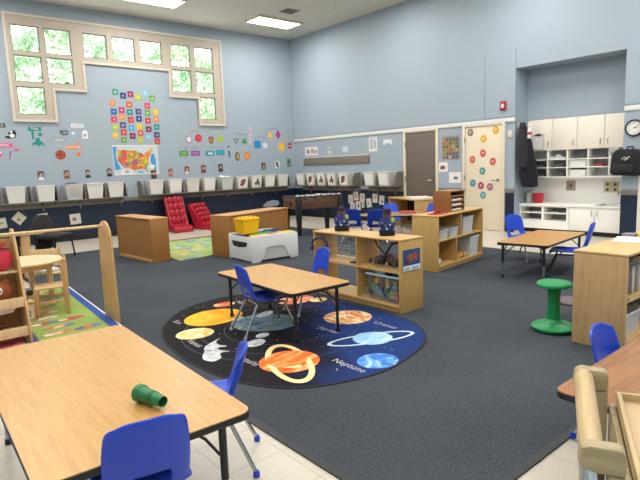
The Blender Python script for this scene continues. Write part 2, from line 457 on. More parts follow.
# ------------------------------------------------------------------ ceiling
LAMP = plain('lit diffuser', '#fffaf0', .5, var=0, emit=7)
def fixture(x, y, label):
    t = thing('ceiling_light', label, 'ceiling light', (x, y, ZC), 0, 'ceiling lights')
    f = MB()
    f.box(-.64, .64, -.31, -.27, -.05, 0).box(-.64, .64, .27, .31, -.05, 0).box(-.64, -.6, -.27, .27, -.05, 0).box(.6, .64, -.27, .27, -.05, 0)
    f.build('frame', CREAM, t)
    MB().box(-.6, .6, -.27, .27, -.045, -.035).build('diffuser', LAMP, t)
fixture(-4.57, -1.43, 'white rectangular ceiling light at the top left edge of the photo')
fixture(-1.48, -1.33, 'white rectangular ceiling light nearest the far corner beside the vent')
for x in (-1.5, -4.6, -7.7, -10.6):
    for y in (-1.38, -4.3, -7.2, -10.1, -12.6):
        l = bpy.data.lights.new('ceiling_lamp', 'AREA'); l.shape = 'RECTANGLE'; l.size = 1.2; l.size_y = .55
        l.energy = 46*(1.35 if (x > -6 and y < -9) or (x > -2 and y < -7) else 1.04); l.color = (1, .96, .90)
        o = bpy.data.objects.new('ceiling_lamp', l); COL.objects.link(o); o.location = (x, y, ZC-.07)
def vent(x0, x1, y0, y1, label):
    t = thing('ceiling_vent', label, 'vent', ((x0+x1)/2, (y0+y1)/2, ZC)); w, d = (x1-x0)/2, (y1-y0)/2
    f = MB(); f.box(-w, w, -d, -d+.03, -.012, 0).box(-w, w, d-.03, d, -.012, 0).box(-w, -w+.03, -d+.03, d-.03, -.012, 0).box(w-.03, w, -d+.03, d-.03, -.012, 0)
    f.build('frame', plain('vent grey', '#a9a59c', .5), t)
    s = MB(); n = 7
    for i in range(n):
        yy = -d+.04+(2*d-.08)*i/(n-1); s.box(-w+.03, w-.03, yy-.012, yy+.004, -.010, -.002)
    s.build('slats', plain('vent dark', '#77736b', .5), t)
vent(-1.86, -1.48, -2.37, -2.03, 'small square grey ceiling vent beside the ceiling light')
sd = thing('sprinkler_head', 'tiny sprinkler head on the ceiling right of the vent', 'sprinkler', (-1.0, -2.9, ZC))
MB().lathe([(.04, 0), (.035, -.012), (.012, -.015), (.012, -.045), (.03, -.05), (.001, -.052)], (0, 0, 0), 14).build('head', CHROME, sd)

# ------------------------------------------------------------------ camera, world
cam = bpy.data.cameras.new('camera'); co = bpy.data.objects.new('camera', cam); COL.objects.link(co)
F_, PAN, PITCH, ROLL = 528.42, .6984, .1401, -.0373
cam.sensor_width = 36; cam.lens = F_*36/640; cam.clip_start = .02
fw = Vector((math.sin(PAN)*math.cos(PITCH), math.cos(PAN)*math.cos(PITCH), -math.sin(PITCH)))
rt = Vector((math.cos(PAN), -math.sin(PAN), 0)); up = rt.cross(fw)
r2 = rt*math.cos(ROLL)+up*math.sin(ROLL); u2 = -rt*math.sin(ROLL)+up*math.cos(ROLL)
mw = Matrix((r2, u2, -fw)).transposed().to_4x4(); mw.translation = Vector((-9.3435, -12.1125, 1.4085))
co.matrix_world = mw; SC.camera = co
w = bpy.data.worlds.new('sky'); SC.world = w; w.use_nodes = True
nt = w.node_tree; bg = nt.nodes['Background']
sk = nt.nodes.new('ShaderNodeTexSky'); sk.sky_type = 'HOSEK_WILKIE'; sk.turbidity = 4; sk.sun_direction = Vector((.3, -.5, .8)).normalized()
mx = nt.nodes.new('ShaderNodeMix'); mx.data_type = 'RGBA'; mx.inputs[0].default_value = .6; mx.inputs[7].default_value = (1, 1, 1, 1)
nt.links.new(sk.outputs[0], mx.inputs[6]); nt.links.new(mx.outputs[2], bg.inputs[0]); bg.inputs[1].default_value = 7
SC.view_settings.view_transform = 'Standard'; SC.view_settings.look = 'None'; SC.view_settings.exposure = 0
# ------------------------------------------------------------------ cubby shelves on the walls
def cubby(label, loc, rz, w, divs, brackets, hooks):
    """wall cubby unit: local x along the wall, faces -y, z=0 at the shelf underside"""
    t = thing('cubby_shelf', label, 'shelf', loc, rz, 'wall cubby shelves')
    MB().box(0, w, -.30, -.002, 0, .02, .003).build('shelf_board', TAUPE2, t)
    MB().box(0, w, -.032, -.002, -.125, -.001, .003).build('hook_rail', TAUPE, t)
    for x in divs:
        d = MB(); d.prism([(-.004, .02), (-.29, .02), (-.295, .06), (-.27, .22), (-.22, .31), (-.17, .335), (-.004, .335)], 'x', x-.009, x+.009)
        d.build('divider', TAUPE2, t)
    for x in brackets:
        b = MB(); b.prism([(-.034, -.003), (-.27, -.003), (-.27, -.02), (-.07, -.06), (-.06, -.19), (-.034, -.19)], 'x', x-.012, x+.012)
        b.build('bracket', TAUPE, t)
    for x in hooks:
        h = MB(); h.tube([(x, -.032, -.04), (x, -.06, -.045), (x, -.075, -.07), (x, -.09, -.06)], .006, 6); h.lathe([(.012, -.036), (.012, -.032)], (x, 0, -.045), 10, 'y')
        h.build('coat_hook', CHROME, t)
    return t
SZ = .868
x0 = -7.93
dl = [.01, .5, 1.03, 1.52, 2.06, 2.49, 2.94]
cubby('long taupe cubby shelf under the left tall window, left of the gap', (x0, 0, SZ), 0, 2.95, dl, [.35, 1.27, 2.0, 2.87], [.2, .73, .98, 1.25, 1.5, 1.75, 2.25, 2.6])
cubby('long taupe cubby shelf on the window wall from the map to the corner', (-4.63, 0, SZ), 0, 4.32, [.01, .56, 1.02, 1.48, 1.94, 2.42, 2.88, 3.33, 3.76, 4.2], [.3, 1.6, 2.35, 3.1, 3.9], [.5, .8, 1.3, 1.9, 2.2, 2.7, 3.4])
cubby('taupe cubby shelf on the right wall behind the game table', (0, -.34, SZ), -PI/2, 2.32, [.01, .46, .9, 1.33, 1.78, 2.31], [.4, 1.2, 2.05], [.7, 1.5])
cubby('short two bay taupe cubby shelf beside the brown door', (0, -2.94, SZ), -PI/2, 1.1, [.01, .5, 1.09], [.35, .9], [.6])

# bins that stand in them
BG = 'white bins in the wall cubbies'
def bin_mesh(mat, front, content):
    root = thing('storage_bin', 'x', 'bin', (0, 0, 0), 0, BG); root.scale = (1.13, 1.0, 1.10)
    b = MB(); b.frustum((0, 0, 0), .25, .22, .30, .29, .29, .007)
    b.box(-.157, .157, -.152, -.138, .275, .292, .003).box(-.157, .157, .138, .152, .275, .292, .003).box(-.157, -.143, -.138, .138, .275, .292, .003).box(.143, .157, -.138, .138, .275, .292, .003)
    b.build('tub', mat, root)
    if front:
        s = MB()
        for i, (pts, mt) in enumerate(front):
            s.m(i); s.poly([(p[0], -.1155-.0385*p[1]/.29*.9-.003-.0012*i, p[1]) for p in pts])
        s.build('front_sheet', [m_ for _, m_ in front], root, smooth=False)
    if content:
        c = MB(); rr = random.Random(content)
        for k in range(5): c.ball((rr.uniform(-.08, .08), rr.uniform(-.06, .06), .25+rr.uniform(0, .04)), .06, .06, .05, 10)
        c.build('contents', plain('bin contents %d' % content, {1: '#e8e9d2', 2: '#6d665f'}[content], .8, var=.3, scale=30), root)
    return root
sheet = rect(-.115, .115, .03, .26)
DK = pc('#5a4a48'); RDK = pc('#965a54')
B_plain = bin_mesh(BINW, None, 0)
B_paper = bin_mesh(BINW, [(sheet, PAPER)], 0)
B_frost = bin_mesh(BINC, [(rect(-.1, .11, .05, .22), plain('grey folder', '#b5aeac', .7))], 2)
B_full = bin_mesh(BINC, None, 1)
B_draw = bin_mesh(BINW, [(sheet, PAPER), (ell(.0, .15, .065, .07, 9), RDK), (ell(-.03, .09, .05, .03, 7), DK), (ell(.04, .2, .04, .025, 7), DK)], 0)
B_figs = bin_mesh(BINW, [(sheet, PAPER), (ell(.02, .16, .03, .07, 8), DK), (ell(-.03, .1, .035, .04, 7), pc('#5d4a3a')), (ell(.05, .1, .03, .06, 7), DK)], 0)
first = set()
def put(b, label, loc, rz=0):
    if b in first: return again(b, label, loc, rz)
    first.add(b); b.location = loc; b.rotation_euler.z = rz; b['label'] = label; return b
ZB = SZ+.021
nth = ['first', 'second', 'third', 'fourth', 'fifth', 'sixth', 'seventh', 'eighth', 'ninth', 'tenth']
for i, (x, b, d) in enumerate([(-7.17, B_plain, 'plain white bin'), (-6.63, B_plain, 'plain white bin'), (-6.08, B_frost, 'frosted bin holding a grey folder'), (-5.66, B_plain, 'plain white bin'), (-5.22, B_plain, 'plain white bin')]):
    put(b, d+' in the left cubby shelf, %s from the left' % nth[i], (x, -.165, ZB))
for i, (x, b, d) in enumerate([(-4.29, B_plain, 'plain white bin'), (-3.82, B_paper, 'white bin with blank front sheet'), (-3.36, B_plain, 'plain white bin'), (-2.92, B_paper, 'white bin with blank front sheet'),
                               (-2.41, B_full, 'frosted bin heaped with pale stuffing'), (-1.96, B_draw, 'white bin with dark red drawing on its front'), (-1.53, B_figs, 'white bin with dark figures drawn on its front'), (-1.10, B_paper, 'white bin with blank front sheet'), (-.66, B_plain, 'plain white bin')]):
    put(b, d+', %s bin right of the map' % nth[i], (x, -.165, ZB))
for i, (y, b, d) in enumerate([(-.58, B_paper, 'white bin with blank front sheet'), (-1.02, B_draw, 'white bin with red brown drawing on its front'), (-1.46, B_figs, 'white bin with dark figures on its front'), (-1.87, B_figs, 'white bin with dark figures on its front'), (-2.32, B_draw, 'white bin with dark red picture on its front')]):
    put(b, d+', %s on the right wall' % nth[i], (-.165, y, ZB), -PI/2)
put(B_paper, 'white bin nearer the corner in the short two bay shelf by the brown door', (-.165, -3.22, ZB), -PI/2)
put(B_paper, 'white bin nearer the brown door in the short two bay shelf', (-.165, -3.68, ZB), -PI/2)

# ------------------------------------------------------------------ things on the left wall
CC = {'teal green': '#3d9c86', 'navy': '#33447f', 'crimson': '#a0305c', 'yellow green': '#b9c23c', 'light blue': '#8cc3dc', 'green': '#6aa84f', 'orange': '#e2924c', 'orange red': '#d8603e', 'pink': '#d9476a', 'blue': '#3566a8',
      'magenta': '#c43c7c', 'teal': '#2f8f8c', 'violet': '#5a5590', 'yellow': '#e6bf35', 'red': '#cc3f3f', 'lime': '#a9c94a', 'purple': '#5c4a86', 'sky blue': '#56a9d6', 'maroon': '#7c2f52', 'indigo': '#454a80'}
CARDS = [[(-4.95, 3.19, 'teal green'), (-4.78, 3.12, 'navy'), (-4.61, 3.16, 'crimson'), (-4.44, 3.10, 'yellow green'), (-4.27, 3.21, 'light blue'), (-4.11, 3.09, 'green')],
         [(-5.03, 2.95, 'orange'), (-4.66, 2.93, 'orange red'), (-4.24, 2.92, 'pink')],
         [(-5.02, 2.76, 'blue'), (-4.84, 2.80, 'magenta'), (-4.66, 2.76, 'teal'), (-4.46, 2.78, 'violet'), (-4.25, 2.76, 'green'), (-4.05, 2.79, 'yellow')],
         [(-5.03, 2.59, 'pink'), (-4.85, 2.65, 'orange'), (-4.65, 2.59, 'red'), (-4.46, 2.62, 'navy'), (-4.25, 2.58, 'red'), (-4.05, 2.62, 'orange')],
         [(-5.02, 2.42, 'lime'), (-4.84, 2.47, 'purple'), (-4.65, 2.41, 'sky blue'), (-4.46, 2.45, 'yellow'), (-4.25, 2.39, 'maroon'), (-4.05, 2.44, 'teal')],
         [(-5.03, 2.24, 'yellow'), (-4.84, 2.31, 'red'), (-4.64, 2.23, 'maroon'), (-4.45, 2.30, 'orange red'), (-4.26, 2.22, 'light blue'), (-4.06, 2.26, 'indigo')],
         [(-4.85, 2.14, 'green'), (-4.47, 2.14, 'yellow green'), (-4.06, 2.11, 'red')]]
PALE = pc('#f3efe6')
for r, row in enumerate(CARDS):
    for c, (x, z, cn) in enumerate(row):
        rr = random.Random(r*10+c); k = rr.choice([5, 6, 7, 8])
        blob = [(math.cos(2*PI*i/k)*rr.uniform(.008, .026), math.sin(2*PI*i/k)*rr.uniform(.008, .026)) for i in range(k)]
        flat('alphabet_card', 'L', x, z, [(rot2(rect(-.066, .066, -.066, .066), R(rr.uniform(-3, 3))), pc(CC[cn])), (blob, PALE)],
             '%s square card, %s from left in the %s row of the card chart' % (cn, nth[c], nth[r]), 'card', 'alphabet cards above the map')

# wall map: an outline of the country in patches of colour
MAPC = cells('map patches', ['#e58a3c', '#d9553a', '#e8b83e', '#8fb24a', '#c7794e', '#e39a55', '#6c9c58', '#a7608a', '#eec65a', '#d9653a'], 15, .6)
us = [(-.41, .24), (-.3, .235), (-.1, .215), (.02, .21), (.05, .19), (.1, .17), (.15, .15), (.17, .11), (.2, .1), (.2, .15), (.25, .17), (.3, .21), (.34, .26), (.38, .27), (.4, .23), (.39, .19), (.35, .16), (.34, .12), (.31, .09), (.3, .03), (.27, -.02),
      (.29, -.07), (.26, -.12), (.22, -.16), (.23, -.21), (.27, -.29), (.26, -.3), (.22, -.25), (.18, -.22), (.1, -.2), (.04, -.22), (0, -.2), (-.03, -.27), (-.08, -.23), (-.13, -.2), (-.2, -.18), (-.3, -.17), (-.35, -.1), (-.42, -.02), (-.44, .1)]
SEA = pc('#3f9ad0'); ICE = pc('#dfe7ea')
flat('wall_map', 'L', -4.6, 1.69, [(rect(-.53, .53, -.335, .335), pc('#c9d6dc')), ([(-.52, .3), (-.43, .3), (-.46, .1), (-.43, -.06), (-.36, -.2), (-.5, -.22)], SEA), ([(.35, .1), (.42, .16), (.46, -.02), (.45, -.3), (.36, -.12), (.33, -.02)], SEA),
     (rect(-.37, -.12, -.31, -.22), ICE), (rect(.02, .14, -.3, -.25), pc('#5fb0d8')), ([(p[0], p[1]) for p in us], MAPC), (ell(-.24, -.26, .06, .03, 8), pc('#c08fb0')), (rect(-.53, .53, .315, .335), PALE), (rect(-.53, .53, -.335, -.318), PALE), (rect(.3, .42, -.19, -.12), PALE)],
     'printed map of the United States in bright coloured patches below the cards', 'map', thick=.004)

# portrait photographs along the shelf
SKIN = pc('#c79a82'); HAIR = pc('#2b2220')
PH = [(-6.63, 1.41, '#7d7a88', '#e9e6ea'), (-6.13, 1.42, '#a8988a', '#8c5a4a'), (-5.70, 1.42, '#9fb0bd', '#3c3a40'), (-5.24, 1.43, '#8e99a6', '#201d22'), (-4.22, 1.345, '#5d4c46', '#3a2d2b'), (-3.79, 1.37, '#b58f92', '#b86a78'), (-3.36, 1.41, '#a06a64', '#e3d5d0'), (-2.91, 1.43, '#a35d5f', '#5b3338'),
      (-2.42, 1.44, '#5a565f', '#3d3c48'), (-1.09, 1.44, '#4b4d5b', '#8a8a94')]
PLC = ['grey and white portrait photo, leftmost above the left cubby shelf', 'tan portrait photo, second above the left cubby shelf', 'portrait photo third above the left cubby shelf, fringe of dark hair', 'dark portrait photo just left of the map corner', 'dark brown portrait photo overlapping the lower right map corner',
       'pink toned portrait photo first to the right of the map', 'red toned portrait photo second to the right of the map', 'dark red portrait photo above the fourth bin right of the map', 'dark grey portrait photo above the heaped frosted bin', 'dark blue grey portrait photo alone near the far corner']
for i, (x, z, bg, sh) in enumerate(PH):
    off = .0052 if i == 4 else .0
    flat('portrait_photo', 'L', x, z, [(rot2(rect(-.068, .068, -.1, .1), R([0, 4, -2, 2, 3, -3, 0, 0, 2, 0][i])), pc(bg)), (ell(0, .035, .05, .05, 12), HAIR), (ell(.005, .02, .033, .038, 12), SKIN), ([(-.06, -.09), (.06, -.09), (.045, -.035), (.0, -.02), (-.045, -.035)], pc(sh))],
         PLC[i], 'photo', 'portrait photos above the cubbies', off=off)
flat('portrait_photo', 'L', -.62, 1.48, [(rect(-.075, .075, -.1, .1), pc('#dcdfe2')), (ell(-.02, .03, .035, .05, 9), HAIR), ([(-.04, -.06), (.04, -.09), (.03, 0), (-.03, .0)], DK)], 'pale photo with a small dark figure, second from the corner', 'photo', 'portrait photos above the cubbies')
flat('portrait_photo', 'L', -.22, 1.52, [(rot2(rect(-.07, .07, -.12, .12), .12), pc('#6d8c80')), (ell(0, .03, .03, .05, 9), pc('#3f5a4c'))], 'greenish photo nearest the far corner, slightly tilted', 'photo', 'portrait photos above the cubbies')

# colour-name decals under the left window
def decal(x, z, shapes, label, cat='sticker', group='colour decals under the left window', texts=()): return flat('wall_decal', 'L', x, z, shapes, label, cat, group, thick=.002, texts=texts)
TEALC, GREYC, ORC, PKC, BKC, WHC = pc('#1d8a86'), pc('#9aa3ab'), pc('#e88a4a'), pc('#e0568e'), pc('#202226'), pc('#e9eaec')
def plate(x, z, w, mt, word, label, tm=None): decal(x, z, [(rect(-w/2, w/2, -.042, .042), mt)], label, 'sign', texts=[(word, .07, 0, 0, tm or PALE)])
plate(-7.30, 2.42, .26, BKC, 'BLACK', 'black colour name plate at the left photo edge')
plate(-6.65, 2.36, .24, TEALC, 'TEAL', 'teal colour name plate below the left window leg')
plate(-6.2, 2.13, .22, GREYC, 'GRAY', 'grey colour name plate below the grey animal decal')
plate(-5.82, 2.44, .26, WHC, 'WHITE', 'white colour name plate at the top of the colour decals', GREYC)
plate(-7.22, 2.03, .28, PKC, 'PINK', 'pink colour name plate at the left photo edge')
plate(-5.96, 1.985, .24, ORC, 'ORANGE', 'orange colour name plate above the basketball decal')
decal(-7.09, 2.24, [([(-.11, -.06), (-.03, -.08), (.08, -.06), (.1, .04), (.06, .1), (.0, .04), (-.05, .06), (-.03, -.02), (-.1, -.03)], BKC), (ell(.02, -.02, .05, .04, 9), WHC), (ell(.01, .05, .02, .03, 7), WHC)], 'black and white animal decal right of the black plate')
decal(-6.7, 2.24, [([(-.02, -.09), (.02, -.09), (.02, .09), (-.02, .09)], TEALC)], 'thin teal pencil decal hanging below the teal plate')
decal(-6.56, 2.25, [(ell(0, 0, .04, .045, 9), TEALC)], 'small teal leaf decal below the teal plate')
decal(-6.62, 2.08, [([(-.1, -.06), (-.04, -.03), (.02, -.08), (.06, -.03), (.14, -.07), (.1, .0), (.05, .04), (.04, .1), (-.03, .1), (-.04, .03), (-.1, .0)], TEALC)], 'dark teal frog shaped decal, lowest of the teal ones')
decal(-6.1, 2.29, [([(-.1, 0), (-.06, .06), (.0, .045), (.06, .06), (.09, .0), (.07, -.05), (-.02, -.06)], pc('#5b6670')), (ell(.02, 0, .04, .025, 8), GREYC)], 'dark grey animal decal above the grey plate')
decal(-6.32, 2.17, [([(-.05, -.05), (.05, .04), (.03, .06), (-.06, -.03)], GREYC)], 'pale grey slanted streak decal left of the grey animal')
decal(-6.23, 2.02, [([(-.09, .03), (.09, -.03), (.09, -.01), (-.09, .05)], pc('#b9c0c6'))], 'pale grey slanted decal below the grey plate')
decal(-5.86, 2.28, [(ell(-.06, 0, .035, .03, 8), WHC)], 'small white cloud decal below the white plate')
decal(-5.68, 2.26, [([(-.06, -.09), (.06, -.09), (.06, .05), (.02, .1), (-.05, .06)], WHC), (ell(0, -.02, .03, .04, 8), GREYC)], 'white paper animal decal right of the colour plates')
decal(-6.21, 1.83, [(ell(0, 0, .105, .1, 20), pc('#b5482c')), (rect(-.1, .1, -.006, .006), BKC), (rect(-.006, .006, -.097, .097), BKC)], 'round brown orange basketball decal under the orange plate')
decal(-5.85, 1.84, [(ell(0, 0, .05, .05, 10), ORC), (ell(0, 0, .02, .02, 8), pc('#c5602c'))], 'small orange flower decal right of the basketball')
decal(-5.82, 2.05, [([(-.07, .05), (.06, -.07), (.08, -.05), (-.05, .07)], ORC)], 'thin orange carrot decal right of the orange plate')
decal(-7.33, 1.86, [(ell(0, 0, .05, .06, 9), PKC), (ell(.02, .03, .02, .02, 7), PALE)], 'pink pig decal at the left photo edge below the pink plate')
decal(-7.15, 1.84, [([(-.02, -.08), (.0, -.08), (.03, .08), (.005, .08)], pc('#a8507a'))], 'thin dark pink slanted decal below the pink plate')
decal(-7.02, 1.94, [(ell(0, 0, .055, .025, 8), PKC)], 'small pink oval decal right of the pink plate')

# shape decals on the right half of the window wall
SG = 'shape decals on the window wall'
def shape(x, z, shapes, label, texts=()): return decal(x, z, shapes, label, group=SG, texts=texts)
def word(x, z, w, s, col, label): shape(x, z, [(rect(-w/2, w/2, -.02, .02), pc('#b7c3cd'))], label, [(s, .062, 0, 0, pc(col))])
word(-3.08, 2.36, .2, 'CIRCLE', '#b32742', 'dark red word strip above the two circles'); word(-2.48, 2.35, .22, 'OCTAGON', '#b8c83a', 'lime word strip above the brown and lime shapes')
word(-3.21, 1.95, .26, 'RECTANGLE', '#6a58a0', 'violet word strip above the green and purple rectangles'); word(-2.5, 1.96, .28, 'RECTANGLE', '#2a8d94', 'teal word strip above the two teal rectangles')
word(-1.76, 2.3, .22, 'TRIANGLE', '#2f7d50', 'dark green word strip above the two triangles'); word(-1.15, 2.23, .2, 'SQUARE', '#3a5fb0', 'blue word strip above the two squares')
word(-.71, 2.45, .2, 'DIAMOND', '#b04fa0', 'magenta word strip above the two diamonds'); word(-1.71, 1.91, .18, 'OVAL', '#e07c40', 'orange word strip above the two ovals'); word(-.27, 2.15, .14, 'HEXAGON', '#e2b94c', 'pale yellow word strip nearest the corner')
shape(-3.25, 2.16, [(ell(0, 0, .09, .09, 22), pc('#b33a4e')), (ell(0, 0, .07, .07, 22), pc('#d7dde2'))], 'white circle decal with a red outline')
shape(-2.99, 2.19, [(ell(0, 0, .095, .095, 22), pc('#d2294a')), (ell(.01, .01, .04, .04, 10), pc('#e04a60'))], 'solid red circle decal on the window wall')
shape(-2.64, 2.15, [([(-.075, .08), (.075, .08), (.07, -.03), (.03, -.1), (-.03, -.1), (-.07, -.03)], pc('#9a5f3a')), (ell(0, -.01, .04, .04, 8), pc('#c98a3a'))], 'brown pot shaped decal beside the lime shape')
shape(-2.38, 2.17, [([(-.08, .05), (-.03, .09), (.03, .09), (.08, .05), (.07, -.03), (.03, -.09), (-.03, -.09), (-.07, -.03)], pc('#a5c32c'))], 'lime green eight sided decal beside the brown pot')
shape(-3.41, 1.82, [(rect(-.12, .12, -.065, .065), pc('#5f8f4a')), (rect(-.08, .08, -.035, .035), pc('#79a85f'))], 'green rectangle decal, leftmost of the rectangles')
shape(-3.1, 1.82, [(rect(-.12, .12, -.065, .065), pc('#8a4f94')), (rect(-.08, .08, -.035, .035), pc('#a46cae'))], 'purple rectangle decal right of the green rectangle')
shape(-2.7, 1.81, [(rect(-.12, .12, -.06, .06), pc('#1f8a98')), (rect(-.06, .08, -.03, .03), pc('#bcd6da'))], 'teal rectangle decal with a pale middle')
shape(-2.4, 1.83, [(rect(-.12, .12, -.065, .065), pc('#1e93a8')), (rect(-.09, .09, -.04, .04), pc('#2aa4b8'))], 'solid teal rectangle decal right of the pale one')
shape(-2.14, 1.85, [(rot2(rect(-.025, .025, -.15, .15), .06), pc('#56606c')), (rect(-.012, .012, .03, .1), PALE)], 'tall narrow dark grey word strip between the rectangles and ovals')
shape(-1.91, 2.12, [([(-.08, .06), (.08, .06), (0, -.08)], pc('#5f4a40')), ([(-.04, .035), (.04, .035), (0, -.035)], pc('#c9c2b4'))], 'dark brown upside down triangle decal')
shape(-1.66, 2.13, [([(-.09, -.07), (.09, -.07), (0, .08)], pc('#23894e')), ([(-.03, -.045), (.03, -.045), (0, .005)], pc('#4cae74'))], 'green triangle decal with paler middle')
shape(-1.46, 2.37, [(rect(-.04, .04, -.12, .12), pc('#d9bfcb')), (rect(-.02, .02, -.06, .06), pc('#c78aa4'))], 'pale pink narrow strip decal above its twin')
shape(-1.48, 2.14, [(rect(-.04, .04, -.08, .08), pc('#d3c6ce')), (ell(0, 0, .02, .04, 8), pc('#c59aac'))], 'short pale pink strip decal right of the green triangle')
shape(-1.9, 1.72, [(ell(0, 0, .07, .12, 18), pc('#6d5a2c')), (ell(.01, 0, .035, .075, 12), pc('#c8a24a'))], 'dark olive oval decal with golden middle')
shape(-1.6, 1.73, [(ell(0, 0, .075, .12, 18), pc('#ef8322')), (ell(0, 0, .03, .06, 12), pc('#f5a254'))], 'bright orange oval decal right of the olive one')
shape(-1.25, 2.03, [(rect(-.1, .1, -.1, .1), pc('#1789c4'))], 'solid blue square decal')
shape(-1.0, 2.0, [(rect(-.1, .1, -.1, .1), pc('#8fa0b8')), (rect(-.075, .075, -.075, .075), pc('#d5dbe2'))], 'white square decal with a grey blue outline')
shape(-.82, 2.27, [([(-.09, 0), (0, .13), (.09, 0), (0, -.13)], pc('#f0b24c')), (ell(0, 0, .03, .04, 8), pc('#f6cd84'))], 'yellow orange diamond decal')
shape(-.55, 2.3, [([(-.085, 0), (0, .125), (.085, 0), (0, -.125)], pc('#b02478')), (ell(0, 0, .025, .03, 8), pc('#d45aa0'))], 'dark magenta diamond decal')
shape(-.45, 1.96, [([(-.12, 0), (-.06, .12), (.06, .12), (.12, 0), (.06, -.12), (-.06, -.12)], pc('#f2be22')), (ell(0, 0, .05, .05, 8), pc('#f6d05c'))], 'large yellow six sided decal near the corner')
shape(-.16, 1.99, [([(-.085, 0), (-.04, .085), (.04, .085), (.085, 0), (.04, -.085), (-.04, -.085)], pc('#a8422c')), (rect(-.05, .05, -.012, .012), PALE)], 'brown red six sided decal nearest the corner')

# papers on the navy wainscot
PG = 'drawings on the navy wainscot'
def drawing(wall, u, z, w, h, ang, cols, label, bg=None):
    rr = random.Random(label); sh = [(rot2(rect(-w/2, w/2, -h/2, h/2), ang), bg or pc('#cdc9c3'))]
    for c in cols:
        k = 7; cx, cz = rr.uniform(-w*.12, w*.12), rr.uniform(-h*.15, h*.15)
        sh.append(([(cx+math.cos(2*PI*i/k)*w*rr.uniform(.1, .26), cz+math.sin(2*PI*i/k)*h*rr.uniform(.1, .26)) for i in range(k)], pc(c)))
    return flat('drawing', (( (u, -.012, z), 0) if wall == 'L' else ((-.012, u, z), -PI/2)), 0, 0, sh, label, 'drawing', PG)
drawing('L', -7.12, .575, .2, .2, PI/4, ['#8a8a70'], 'cream drawing turned like a diamond on the navy wall at left', pc('#cfc8b6'))
drawing('L', -6.68, .55, .2, .17, .1, ['#b8a0b8'], 'pale lilac drawing partly behind the round backed dark chair', pc('#c9c0cc'))
drawing('L', -6.05, .46, .22, .22, .05, ['#a08a90', '#7a6a80'], 'cream drawing on the navy wall left of the brown shelf', pc('#d8d2c6'))
drawing('L', -7.45, .5, .2, .2, .1, ['#9a9a8a'], 'drawing cut by the left photo edge on the navy wall', pc('#cfcabc'))
for i, (y, z, c, l) in enumerate([(-2.28, .53, '#7fae94', 'mint green drawing, leftmost on the navy right wall'), (-2.48, .61, '#a8705a', 'brown drawing, second in the upper row on the navy right wall'), (-2.7, .57, '#b85c50', 'red brown drawing, third in the upper row on the navy right wall'), (-2.34, .33, '#8aa0a8', 'pale grey drawing, leftmost in the lower row on the navy right wall'),
                                  (-2.55, .37, '#4f4a50', 'drawing with a dark blot in the lower row on the navy right wall'), (-2.72, .40, '#8f8f98', 'small narrow drawing at the end of the lower row'), (-2.93, .45, '#7c7f8a', 'grey drawing in the middle of the navy right wall'), (-3.14, .57, '#e07c4a', 'orange drawing high on the navy right wall'), (-3.36, .53, '#60646c', 'grey and white drawing, rightmost on the navy right wall')]):
    drawing('R', y, z, .17 if i != 5 else .09, .22 if i != 5 else .16, R([3, 5, -4, -3, 2, 3, 8, 0, -5][i]), [c], l)
flat('paper_cloud', ((-.92, -.012, .42), 0), 0, 0, [([(-.28, -.05), (-.2, -.09), (.2, -.09), (.3, -.03), (.27, .05), (.1, .085), (-.1, .06)], pc('#9fabb6'))], 'pale grey cloud of paper low on the navy wall by the game table', 'paper')

# ------------------------------------------------------------------ things on the right wall
o = thing('tack_board', 'long narrow taupe tack strip board on the right wall', 'board', (0, -1.7, 1.52), -PI/2)
MB().box(-1.28, 1.28, -.022, -.001, -.1, .1, .004).build('board', TAUPE, o)
MB().box(-1.28, 1.28, -.026, -.001, .1, .115, .003).build('top_rail', WHITE, o)
flat('wall_poster', 'R', -.76, 1.80, [(rect(-.29, .29, -.135, .135), pc('#c7c2c6')), (rect(-.26, .26, -.105, .105), pc('#e9e4e2')), (rect(-.2, -.08, -.06, .05), pc('#9a8a94')), (rect(-.02, .1, -.05, .06), pc('#a89aa0')), (rect(.14, .22, -.06, .03), pc('#94808a'))], 'small framed pale poster above the left end of the tack strip', 'poster')
flat('wall_poster', 'R', -3.1, 1.87, [(rect(-.135, .135, -.175, .175), PAPER), (rect(-.1, .0, -.12, .13), pc('#b9bcc2')), (rect(.03, .1, -.1, .1), pc('#a9adb4')), (rect(-.1, .1, .14, .155), pc('#8a8e96'))], 'tall white printed sheet above the right end of the tack strip', 'poster')
flat('wall_notice', 'R', -3.57, 1.89, [([(-.13, -.06), (-.09, -.06), (-.08, -.02), (.08, -.03), (.1, -.06), (.13, -.05), (.13, .06), (-.13, .06)], PAPER)], 'small white notice with torn edge left of the brown door', 'notice')
flat('name_strip', 'R', -1.51, 1.74, [(rect(-.05, .05, -.14, .14), pc('#cfd6d2')), (ell(0, .07, .03, .04, 8), pc('#8fa27a')), (ell(0, -.07, .03, .04, 8), pc('#a88f5e'))], 'narrow vertical strip with two small pictures above the tack strip', 'sign')
flat('wall_notice', 'R', -2.13, 1.79, [([(-.12, -.04), (.0, -.08), (.12, -.03), (.1, .06), (-.02, .08), (-.12, .04)], pc('#ccd3d6'))], 'pale curled scrap of paper above the middle of the tack strip', 'notice')
